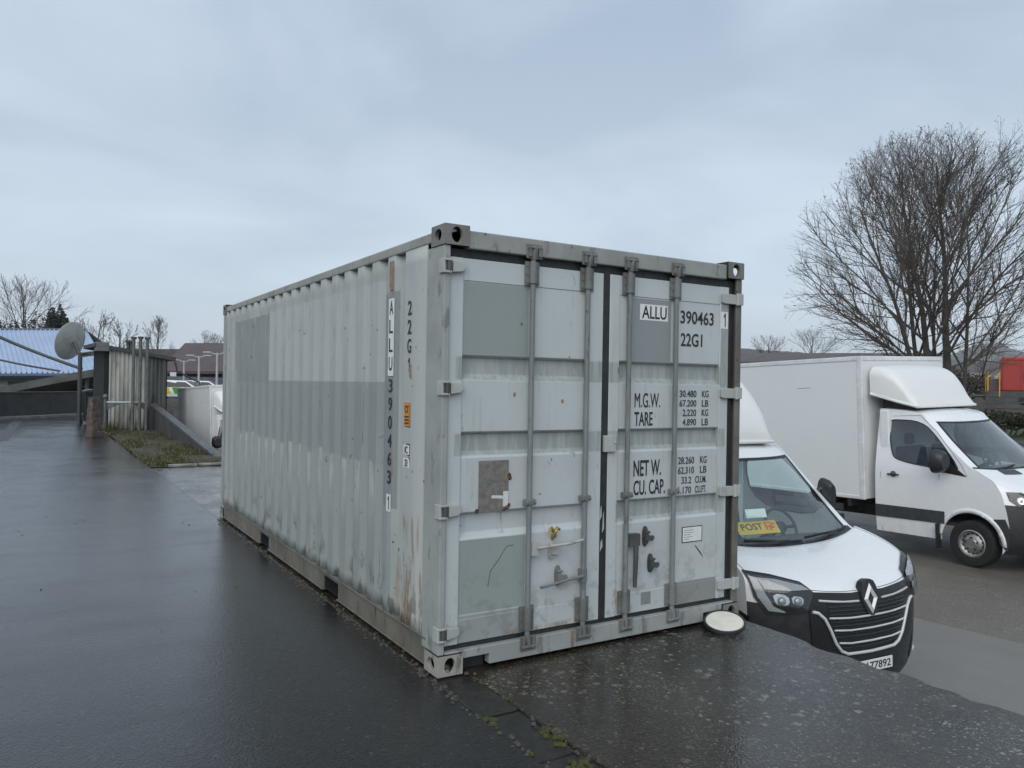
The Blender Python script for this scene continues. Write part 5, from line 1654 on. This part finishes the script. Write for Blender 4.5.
# the two white cars stand on a slightly higher parking level
pa, pc = at(180, 398, 55), at(203, 399, 62)
T_ = Matrix.Translation((pa + pc) / 2) @ Matrix.Rotation(math.atan2(RIGHT.y, RIGHT.x), 4, 'Z')
zt_ = min(pa.z, pc.z) - (pa.z + pc.z) / 2
MB().box(-6, 14, -5.2, 8, -4, zt_, T_).build('parking_level', M['concrete'], kind='structure')
for o in [q for q in COL.objects if q.name.startswith('parked_car') and q.location.z > -.9]: o.location.z = min(pa.z, pc.z) + .003

# ---- large brown roofed hall and its neighbour
def hip_hall(label, u0, u1, ve, ur0, ur1, vr, d, wall_drop, mat_r, mat_w, name='brown_roofed_hall', depth=16):
    o = thing(name, label, 'building')
    e0, e1 = at(u0, ve, d), at(u1, ve, d)
    r0, r1 = at(ur0, vr, d + depth * .5), at(ur1, vr, d + depth * .5)
    bk = Vector((FWD.x, FWD.y, 0)).normalized() * depth
    b0, b1 = e0 + bk, e1 + bk
    m = MB(); m.add([e0, e1, r1, r0, b0, b1], [(0, 1, 2, 3), (4, 3, 2, 5), (0, 3, 4), (1, 5, 2)])
    m.add([p - Vector((0, 0, .25)) for p in (e0, e1, b1, b0)], [(0, 1, 2, 3)])
    m.add([e0, e1, b1, b0] + [p - Vector((0, 0, .25)) for p in (e0, e1, b1, b0)], [(0, 1, 5, 4), (1, 2, 6, 5), (2, 3, 7, 6), (3, 0, 4, 7)])
    m.build('roof', mat_r, o)
    ins = (e1 - e0).normalized() * .6
    w = [e0 + ins + bk * .05, e1 - ins + bk * .05, e1 - ins + bk * .95, e0 + ins + bk * .95]
    m = MB(); m.add([level(p, e0.z - .2) for p in w] + [level(p, e0.z - wall_drop) for p in w], [(0, 1, 5, 4), (1, 2, 6, 5), (2, 3, 7, 6), (3, 0, 4, 7)])
    m.build('wall', mat_w, o)
    return o, w, e0, e1


rt = NT('brown_tile_roof')
c = rt.mix(rt.sm(rt.noise(.7, 5), .35, .7), (.105, .075, .075), (.075, .056, .058))
wv = rt.sm(rt.ma('SINE', rt.ma('MULTIPLY', rt.ax(2), 20)), -.6, .2)
c = rt.mix(rt.ma('MULTIPLY', rt.ma('SUBTRACT', 1, wv), .25), c, (.05, .038, .04))
M['tiles'] = rt.done(c, .6, 0, .3)
M['dkwall'] = plain('dark_timber_wall', (.032, .032, .036), .7, 0, .3, .8)
o, w, e0, e1 = hip_hall('large hall with a wide brown hipped roof and dark walls behind the lamp posts', 158, 330, 371, 185, 345, 343, 72, 4.4, M['tiles'], M['dkwall'])
wd = (w[1] - w[0]).normalized()
m = MB()
for f in (0, .11, .22, .33, .44, .55, .66):
    a, b = w[0].lerp(w[1], f + .02), w[0].lerp(w[1], f + .09)
    m.add([level(a, e0.z - 2.4) - FWD * .03, level(b, e0.z - 2.4) - FWD * .03, level(b, e0.z - 1.0) - FWD * .03, level(a, e0.z - 1.0) - FWD * .03], [(0, 1, 2, 3)])
m.build('window_band', M['grille'], o)
a, b = at(170, 372, 70.5), at(176, 372, 70.5)
m = MB(); m.add([level(a, e0.z - .1), level(b, e0.z - .1), level(b, e0.z - 1.7), level(a, e0.z - 1.7)], [(0, 1, 2, 3)])
o2 = m.build('white_board', M['stick'], thick=.1)
tag(o2, 'pale notice board at the corner of the brown roofed hall', 'board')
hip_hall('low building with a dark brown roof behind the corrugated shelter', 100, 172, 372, 108, 182, 349, 84, 4.0, plain('dark_brown_roof', (.058, .045, .046), .6, 0, .3, .5), M['dkwall'], 'low_brown_building', 12)


def lamp_post(u, vt, vb, d, lab, heads=2):
    b = at(u, vb, d); k = d / FPX; h = (vb - vt) * k
    o = thing('lamp_post', lab, 'street lamp', b, (0, 0, 0), 'lamp posts in front of the brown roofed hall')
    m = MB(); m.tube([(0, 0, -.5), (0, 0, h)], [.09, .06], 8); m.build('pole', M['lampgrey'], o, smooth=60)
    for s in ((-1, 1) if heads == 2 else (1,)):
        m = MB(); m.tube([(0, 0, h - .1), (RIGHT.x * s * .5, RIGHT.y * s * .5, h + .02)], .035, 6)
        T_ = Matrix.Translation((RIGHT.x * s * .62, RIGHT.y * s * .62, h + .04)) @ Matrix.Rotation(math.atan2(RIGHT.y, RIGHT.x), 4, 'Z')
        m.box(-.26, .26, -.10, .10, -.04, .04, T_)
        m.build('lamp_head', M['lampgrey'], o, bevel=.02)


lamp_post(183.5, 360.5, 392, 60, 'street lamp in front of the brown roof, leftmost of the three')
lamp_post(198.5, 356, 392, 56, 'street lamp in front of the brown roof, middle one with double head')
lamp_post(216.5, 353, 395, 50, 'street lamp in front of the brown roof, next to the container edge')

# ------------------------------------------------------------------ trees
def bark(name, col, var=.4): return plain(name, col, .85, 0, var, 3, .4)
M['bark'] = bark('wet_grey_bark', (.085, .076, .066))
M['twig'] = plain('bare_twigs', (.115, .10, .086), .85, 0, .3, 2)
M['twigfar'] = plain('bare_twigs_far', (.12, .105, .095), .85, 0, .3, 2)
M['bud'] = plain('seed_clusters', (.085, .068, .05), .9, 0, .4, 5)


def branch_path(rng, p, d, L, n, wob, up):
    pts = [p]
    for i in range(n):
        d = (d + Vector((rng.gauss(0, wob), rng.gauss(0, wob), rng.gauss(0, wob) + up))).normalized()
        p = p + d * (L / n)
        pts.append(p)
    return pts


def bare_tree(name, label, base, H, R, seed, stems, prim, sec_n, ter_n, rtrunk, low=.22, mat_t=None, mat_c=None, buds=0, spread=1.0, group=None, narrow=1.0, twig_r=.008, fork=0):
    rng = random.Random(seed)
    o = thing(name, label, 'tree', base, (0, 0, 0), group)
    tr, cr = MB(), MB()
    C0 = H * .46
    def reach(p, d):
        """distance from p along d to the crown's envelope"""
        t_ = 0.0
        while t_ < H * 1.3:
            q = p + d * t_
            a = math.hypot(q.x, q.y) / R; b = (q.z - C0) / ((H - C0) if q.z > C0 else C0 * .80)
            if a ** 2.7 + abs(b) ** 2.7 > 1: break
            t_ += .15
        return t_
    def twig(p, d, L, r, lvl):
        n = 3 if lvl > 1 else 5
        pts = branch_path(rng, p, d, L, n, .13 if lvl > 1 else .09, .05)
        cr.tube(pts, [max(r * (1 - .75 * i / n), twig_r * .55) for i in range(n + 1)], 3 if r < .03 else 5, caps=False)
        if lvl < 3:
            k_ = sec_n if lvl == 1 else ter_n
            k_ = max(2, int(k_ * min(1.4, L / (R * (.55 if lvl == 1 else .22)))))
            for j in range(k_):
                f = rng.uniform(.22, 1.0) if lvl == 1 else rng.uniform(.12, 1.0)
                i = min(int(f * n), n - 1); g_ = f * n - i
                q = pts[i].lerp(pts[i + 1], g_); dd_ = (pts[i + 1] - pts[i]).normalized()
                ax_ = dd_.cross(Vector((rng.gauss(0, 1), rng.gauss(0, 1), rng.gauss(0, 1)))).normalized()
                d2 = (dd_ * math.cos(a_ := rng.uniform(.35, .85)) + ax_ * math.sin(a_) + Vector((0, 0, .12))).normalized()
                L2 = min(L * (1 - f * .55) * rng.uniform(.35, .62), reach(q, d2) * rng.uniform(.8, 1.05) + .15)
                if L2 > .12: twig(q, d2, L2, max(r * .5 * (1 - .4 * f), twig_r), lvl + 1)
        elif buds and rng.random() < buds:
            q = pts[-1]
            for _ in range(rng.choice((1, 2, 3))):
                c_ = q + Vector((rng.gauss(0, .05), rng.gauss(0, .05), rng.gauss(0, .05))); s_ = rng.uniform(.02, .05)
                n1 = Vector((rng.gauss(0, 1), rng.gauss(0, 1), rng.gauss(0, 1))).normalized() * s_; n2 = n1.orthogonal().normalized() * s_ * .7
                cr.mi = 1; cr.add([c_ - n1, c_ - n2, c_ + n1, c_ + n2], [(0, 1, 2, 3)]); cr.mi = 0
    for (sx_, sy_, lean, az, hf, rf) in stems:
        p = Vector((sx_, sy_, -.4)); d = Vector((math.sin(lean) * math.cos(az), math.sin(lean) * math.sin(az), math.cos(lean)))
        n = 12; Ls = H * hf
        pts = branch_path(rng, p, d, Ls, n, .035, .02)
        rr = [rtrunk * rf * (1 - .93 * (i / n) ** .85) + .012 for i in range(n + 1)]
        tr.tube(pts, rr, 9)
        np_ = int(prim * rf * 1.0)
        for j in range(np_):
            f = low + (1 - low) * ((j + rng.random()) / np_) ** .85
            f = min(f, .985)
            i = min(int(f * n), n - 1); q = pts[i].lerp(pts[i + 1], f * n - i)
            az2 = rng.random() * 2 * PI
            t_ = (f - low) / (1 - low)
            el = math.radians(rng.uniform(18, 42) + 38 * t_ * narrow + (0 if narrow <= 1 else 12))
            d2 = Vector((math.cos(az2) * math.cos(el), math.sin(az2) * math.cos(el), math.sin(el)))
            Lp = reach(q, d2) * rng.uniform(.82, 1.02)
            if Lp > .3:
                twig(q, d2, Lp, min(max(.0085 * Lp, .010), rr[i] * .6), 1)
    tr.build('trunk', mat_t or M['bark'], o, smooth=60)
    cr.build('crown', [mat_c or M['twig'], M['bud']], o)
    return o


tb = at(938, 420, 33)
bare_tree('bare_tree', 'tall wide bare tree with several upright stems rising behind the box truck', level(tb, yard_z(tb.x, tb.y)), 13.3, 6.1, 5,
          [(-.35, .1, .03, 2.5, .93, 1.0), (.42, -.1, .05, .2, .95, 1.15), (.05, .5, .10, 1.5, .86, .7), (1.3, .3, .07, 1.4, .80, .62), (-.8, -.2, .13, 2.4, .84, .75), (.2, -.6, .16, 4.9, .76, .6)],
          17, 12, 8, .19, .22, buds=.45, twig_r=.006)
r3 = random.Random(77)


def far_tree(lab, u, vt, vb, d, width, seed, prim=13, kind='bare_tree', group='bare trees behind the blue roof', nst=2, buds=.0, narrow=1.0):
    b = at(u, vb, d); k = d / FPX; H = (vb - vt) * k
    st = [(0, 0, .02, 0, .93, 1.0)] + [(r3.uniform(-.3, .3), r3.uniform(-.3, .3), .15, r3.random() * 6.28, .8, .7) for _ in range(nst - 1)]
    bare_tree(kind, lab, b, H, width * k / 2, seed, st, prim, 7, 4, .16, .2, M['bark'], M['twigfar'], buds, group=group, narrow=narrow, twig_r=.013)


far_tree('large open bare tree rising over the left end of the blue roof', 25, 276, 390, 80, 130, 11, 15, nst=3)
far_tree('bare tree with stubby twigs just right of the satellite dish', 98, 311, 385, 62, 62, 12, 9)
far_tree('small bare tree with knobbly branches above the corrugated shelter', 122, 319, 385, 60, 50, 13, 8)
far_tree('slender upright bare tree left of the brown hall roof', 156, 316, 385, 90, 36, 14, 13, narrow=1.6, group='bare trees behind the brown hall')
far_tree('rounded bare tree peeking over the brown hall roof', 206, 331, 385, 110, 56, 15, 14, group='bare trees behind the brown hall')


# leafy things: hedges and evergreen bushes made of leaf-sized faces round short stems
def bush(name, lab, cat, base, rx, ry, h, n, mats, seed, group=None, rot=0, leaf=.07, lumps=7):
    rng = random.Random(seed)
    o = thing(name, lab, cat, base, (0, 0, rot), group)
    st = MB()
    blobs = [(rng.uniform(-.75, .75) * rx, rng.uniform(-.6, .6) * ry, h * rng.uniform(.35, .72), rng.uniform(.45, .7)) for _ in range(lumps)]
    for bx, by, bz, br in blobs:
        st.tube(branch_path(rng, Vector((bx * .5, by * .5, -.2)), Vector((bx * .3, by * .3, bz)).normalized(), bz, 4, .08, 0), [.05, .04, .03, .02, .01], 5)
    st.build('stems', M['bark'], o)
    lf = MB()
    for k in range(n):
        bx, by, bz, br = rng.choice(blobs)
        v = Vector((rng.gauss(0, 1), rng.gauss(0, 1), rng.gauss(0, 1))).normalized() * (rng.random() ** .35)
        c_ = Vector((bx + v.x * br * rx * .7, by + v.y * br * ry * .85, max(.02, bz + v.z * br * h * .60)))
        s_ = leaf * rng.uniform(.6, 1.4)
        n1 = Vector((rng.gauss(0, 1), rng.gauss(0, 1), rng.gauss(0, .7))).normalized() * s_; n2 = n1.orthogonal().normalized(); n2 = (Matrix.Rotation(rng.random() * 6, 3, n1) @ n2) * s_ * .55
        lf.mi = rng.randrange(len(mats))
        lf.add([c_ - n1, c_ - n2, c_ + n1, c_ + n2], [(0, 1, 2, 3)])
    lf.build('foliage', mats, o)
    return o


LG = [plain('leaf_dark_green', (.022, .036, .014), .6, 0, .4, 2), plain('leaf_green', (.040, .058, .020), .6, 0, .4, 2), plain('leaf_brownish', (.065, .052, .03), .7, 0, .4, 2)]
BR = [plain('brush_brown', (.075, .062, .052), .9, 0, .4, 2), plain('brush_grey', (.10, .088, .078), .9, 0, .4, 2), plain('brush_dark', (.045, .040, .035), .9, 0, .4, 2)]
b = at(58, 340, 74)
bush('evergreen_shrub', 'dark rounded evergreen shrub rising just behind the blue roof ridge', 'shrub', level(b, b.z - .6), .95, .95, 3.6, 3600, [LG[0], BR[2]], 31, leaf=.14, lumps=14)
b = at(14, 372, 76)
bush('brushwood', 'brown mass of brushwood above the left end of the blue roof', 'bush', level(b, b.z), 3.6, 2.4, 5.6, 5200, [BR[0], BR[2]], 32, leaf=.15, lumps=14)

# ------------------------------------------------------------------ background: right side
# strip of lawn, bank and the shunting locomotive
lw = MB()
g0, g1, g2, g3 = at(880, 446, 38), at(1240, 449, 30), at(1240, 425, 46), at(880, 424, 50)
lw.grid([[g0.lerp(g1, f).lerp(g3.lerp(g2, f), q) + Vector((0, 0, .04 * math.sin(9 * f + 5 * q))) for f in lin(0, 1, 24)] for q in lin(0, 1, 8)])
lw.build('lawn', plain('lawn_green', (.050, .085, .020), .9, 0, .45, 1.6, .5), kind='structure', smooth=180)
r4 = random.Random(41)
for k, (u, v, d, rx, h, lab) in enumerate(((962, 428, 40, 2.6, 1.6, 'dense dark hedge bush right behind the truck windscreen'), (1006, 427, 40, 2.5, 1.25, 'dense dark hedge bush below the red locomotive'),
                                           (1052, 426, 40, 2.6, 1.3, 'dense dark hedge bush at the right picture edge'))):
    b = at(u, v, d)
    bush('hedge', lab, 'hedge', level(b, b.z - .2), rx, 1.1, h * .72, 5200, LG, 50 + k, 'hedge bushes below the locomotive', math.atan2(RIGHT.y, RIGHT.x), .085, 12)
for k, (u, v, d, rx, h, lab) in enumerate(((958, 400, 58, 3.2, 2.2, 'brown leafless brushwood behind the truck fairing'), (930, 392, 62, 3.4, 2.4, 'brown leafless brushwood around the foot of the big tree'))):
    b = at(u, v, d)
    bush('brushwood', lab, 'bush', level(b, b.z), rx, 1.6, h, 4200, BR, 60 + k, 'brushwood by the railway', math.atan2(RIGHT.y, RIGHT.x), .10, 12)
# bank the rails lie on
ra = math.atan2(RIGHT.y, RIGHT.x) - .50
rb = at(985, 408, 51)
loco = thing('shunting_locomotive', 'red shunting locomotive with yellow handrails standing on the bank behind the hedge', 'locomotive', rb, (0, 0, ra))
m = MB(); m.prism([(-1.9, -.02), (1.9, -.02), (4.0, -2.2), (-4.0, -2.2)], 'x', -70, 60)
T_ = Matrix.Translation(rb) @ Matrix.Rotation(ra, 4, 'Z')
m = MB(); m.prism([(-1.9, -.02), (1.9, -.02), (4.0, -2.2), (-4.0, -2.2)], 'x', -70, 60, T_)
m.build('railway_bank', plain('ballast_brown', (.065, .058, .05), .95, 0, .5, 1.5, .5), kind='structure')
kk = 51 / FPX
deck = (408 - 391) * kk
hood_h = (391 - 357.5) * kk
hx = 12.5 * kk
MB().box(hx, 7.5, -1.30, 1.30, deck + .001, deck + hood_h).build('hood', M['redpaint'], loco, bevel=.10)
m = MB()
for x in (hx + 1.0, hx + 1.9, hx + 2.8, hx + 3.7): m.box(x, x + .025, -1.310, -1.302, deck + .12, deck + hood_h - .25)
m.box(hx + .05, 7.3, -1.312, -1.302, deck + hood_h - .24, deck + hood_h - .21)
m.build('door_seam', plain('dark_red_seam', (.10, .012, .01), .5), loco)
m = MB()
for k in range(7): m.box(hx + 1.1, hx + 1.8, -1.316, -1.302, deck + .5 + k * .11, deck + .55 + k * .11)
m.build('louvre', plain('louvre_red', (.19, .018, .014), .5), loco)
m = MB(); m.box(hx + 1.8, hx + 2.4, -.3, .3, deck + hood_h + .001, deck + hood_h + .16); m.tube([(hx + 1.4, 0, deck + hood_h - .1), (hx + 1.4, 0, deck + hood_h + .25)], .14, 10)
m.build('roof_vent', M['redpaint'], loco, bevel=.02)
MB().box(7.5, 10.2, -1.4, 1.4, deck + .001, deck + hood_h + .9).build('driver_cab', M['redpaint'], loco, bevel=.08)
MB().box(7.9, 9.8, -1.415, -1.402, deck + hood_h - .3, deck + hood_h + .5).build('window', M['grille'], loco)
M['locogrey'] = plain('locomotive_grey', (.060, .066, .068), .55, 0, .35, 1.5)
m = MB(); m.box(0, 11, -1.38, 1.38, deck - .38, deck)
m.box(.0, 1.0, -1.36, -1.0, .22, deck - .381); m.box(hx + .9, hx + 1.9, -1.36, -1.1, .35, deck - .381)
m.build('frame', M['locogrey'], loco, bevel=.02)
m = MB(); m.prism([(1.1, .30), (1.5, .30), (hx + 1.7, deck - .40), (hx + 1.0, deck - .40)], 'y', -1.36, -1.22); m.build('brake_gear', M['pole'], loco)
for x in (3.1, 5.6, 8.4):
    for s in (-1, 1):
        m = MB(); m.lathe([(0, .08), (.42, .08), (.46, .03), (.46, -.05), (0, -.05)], Matrix.Translation((x, s * .76, .44)) @ Matrix.Rotation(s * PI / 2, 4, 'Y'), 22); m.build('wheel', M['pole'], loco)
m = MB(); m.box(2.0, 9.5, -.70, .70, .25, deck - .4); m.build('running_gear', M['chassis'], loco)
for s in (-1, 1):
    m = MB(); m.tube([(-.62, s * .87, .78), (.02, s * .87, .78)], .09, 10); m.tube([(-.70, s * .87, .78), (-.62, s * .87, .78)], .21, 14); m.build('buffer', M['pole'], loco, smooth=40)
MB().box(-.05, .10, -1.38, 1.38, .50, 1.05).build('buffer_beam', M['locogrey'], loco, bevel=.02)
M['railyellow'] = plain('yellow_handrail', (.72, .36, .02), .45, 0, .15, 5)
for x, y in ((.08, -1.33), (hx - .1, -1.36), (.08, 1.33)):
    m = MB(); m.tube([(x, y, deck - .35), (x, y, deck + 1.25)], .038, 8); m.build('handrail', M['railyellow'], loco, smooth=60)
m = MB(); m.box(.2, hx - .05, -.5, .5, deck + .001, deck + .80); m.build('front_box', plain('grey_brown_box', (.11, .09, .085), .6), loco, bevel=.03)

# pale rubble wall and long dark roof beyond the railway
rw0, rw1 = at(948, 384, 75), at(992, 384, 75)
L_ = (rw1 - rw0).length
o = thing('rubble_wall', 'pale mottled rubble wall left of the red locomotive', 'wall', rw0 - Vector((0, 0, .6)), (0, 0, math.atan2(rw1.y - rw0.y, rw1.x - rw0.x)))
t = NT('rubble')
cc = t.voro(3.2, out='Color'); s3 = t.n.new('ShaderNodeSeparateColor'); t.l.new(cc, s3.inputs[0])
c = t.mix(t.sm(s3.outputs[0], .3, .7), (.34, .32, .28), (.16, .145, .12))
M['rubble'] = t.done(c, .85)
MB().box(-1, L_ + 1, 0, .4, 0, 1.7).build('wall_body', M['rubble'], o, bevel=.05)
hip_hall('long low hall with a flat dark brown roof behind the white trucks', 690, 950, 361.5, 700, 940, 353, 95, 5.0, plain('long_brown_roof', (.085, .068, .062), .65, 0, .3, .4), plain('hall_wall_brown', (.07, .06, .055), .8, 0, .3, .5), 'long_hall', 18)
hip_hall('distant low brown hall between the big tree and the locomotive', 955, 1150, 376, 965, 1140, 362, 120, 6.0, plain('far_brown_roof', (.085, .074, .07), .65, 0, .3, .3), plain('far_hall_wall', (.075, .068, .064), .8, 0, .3, .5), 'distant_hall', 18)
far_tree('misty bare tree behind the long brown roof, left of the pair', 768, 336, 372, 130, 64, 16, 14, group='bare trees behind the long hall', kind='bare_tree')
far_tree('misty bare tree behind the long brown roof, right of the pair', 812, 330, 372, 120, 70, 17, 15, group='bare trees behind the long hall', kind='bare_tree')
# wooded hills on the horizon
hm = NT('far_wood')
c = hm.mix(hm.sm(hm.noise(.012, 6, .7), .35, .65), (.060, .066, .066), (.095, .10, .095))
c = hm.mix(hm.sm(hm.noise(.05, 4, .7), .5, .7), c, (.035, .042, .045))
M['hill'] = hm.done(c, .95, 0, .1)
def ridge(name, d, prof, seed, depth):
    rng = random.Random(seed)
    P = []
    us = lin(prof[0][0], prof[-1][0], 170)
    def top(u):
        for (a, za), (b, zb) in zip(prof, prof[1:]):
            if a <= u <= b: return za + (zb - za) * (u - a) / (b - a)
        return prof[-1][1]
    for q in lin(0, 1, 8):
        row = []
        for u in us:
            p = at(u, top(u), d + depth * q)
            base = at(u, 395, d + depth * q)
            f = math.sin(q * PI / 2)
            z = base.z + (p.z - base.z) * f + rng.gauss(0, d * .0006) * (1 if q > .2 else 0)
            row.append(Vector((p.x, p.y, z)))
        P.append(row)
    MB().grid(P).build(name, M['hill'], kind='structure')
ridge('hills', 1100, [(880, 372), (930, 362), (958, 352), (975, 345), (1000, 342), (1012, 349), (1030, 354), (1100, 352), (1250, 362)], 5, 400)
ridge('wooded_hills', 520, [(600, 372), (690, 358), (742, 348), (775, 351), (830, 354), (900, 358), (960, 360), (1040, 362), (1250, 370)], 6, 160)
ridge('left_hills', 700, [(-200, 375), (0, 372), (120, 372), (230, 372), (330, 372), (500, 374)], 7, 200)

# damp winter air between here and the hills
m = MB().box(-1500, 2300, -1200, 2100, -40, 140)
hz = bpy.data.materials.new('damp_air'); hz.use_nodes = True
hn, hl_ = hz.node_tree.nodes, hz.node_tree.links
hn.clear()
ho = hn.new('ShaderNodeOutputMaterial'); hv = hn.new('ShaderNodeVolumePrincipled')
hv.inputs['Color'].default_value = (.96, .975, .99, 1); hv.inputs['Density'].default_value = .00028
hl_.new(hv.outputs[0], ho.inputs['Volume'])
m.build('haze', hz, kind='stuff')
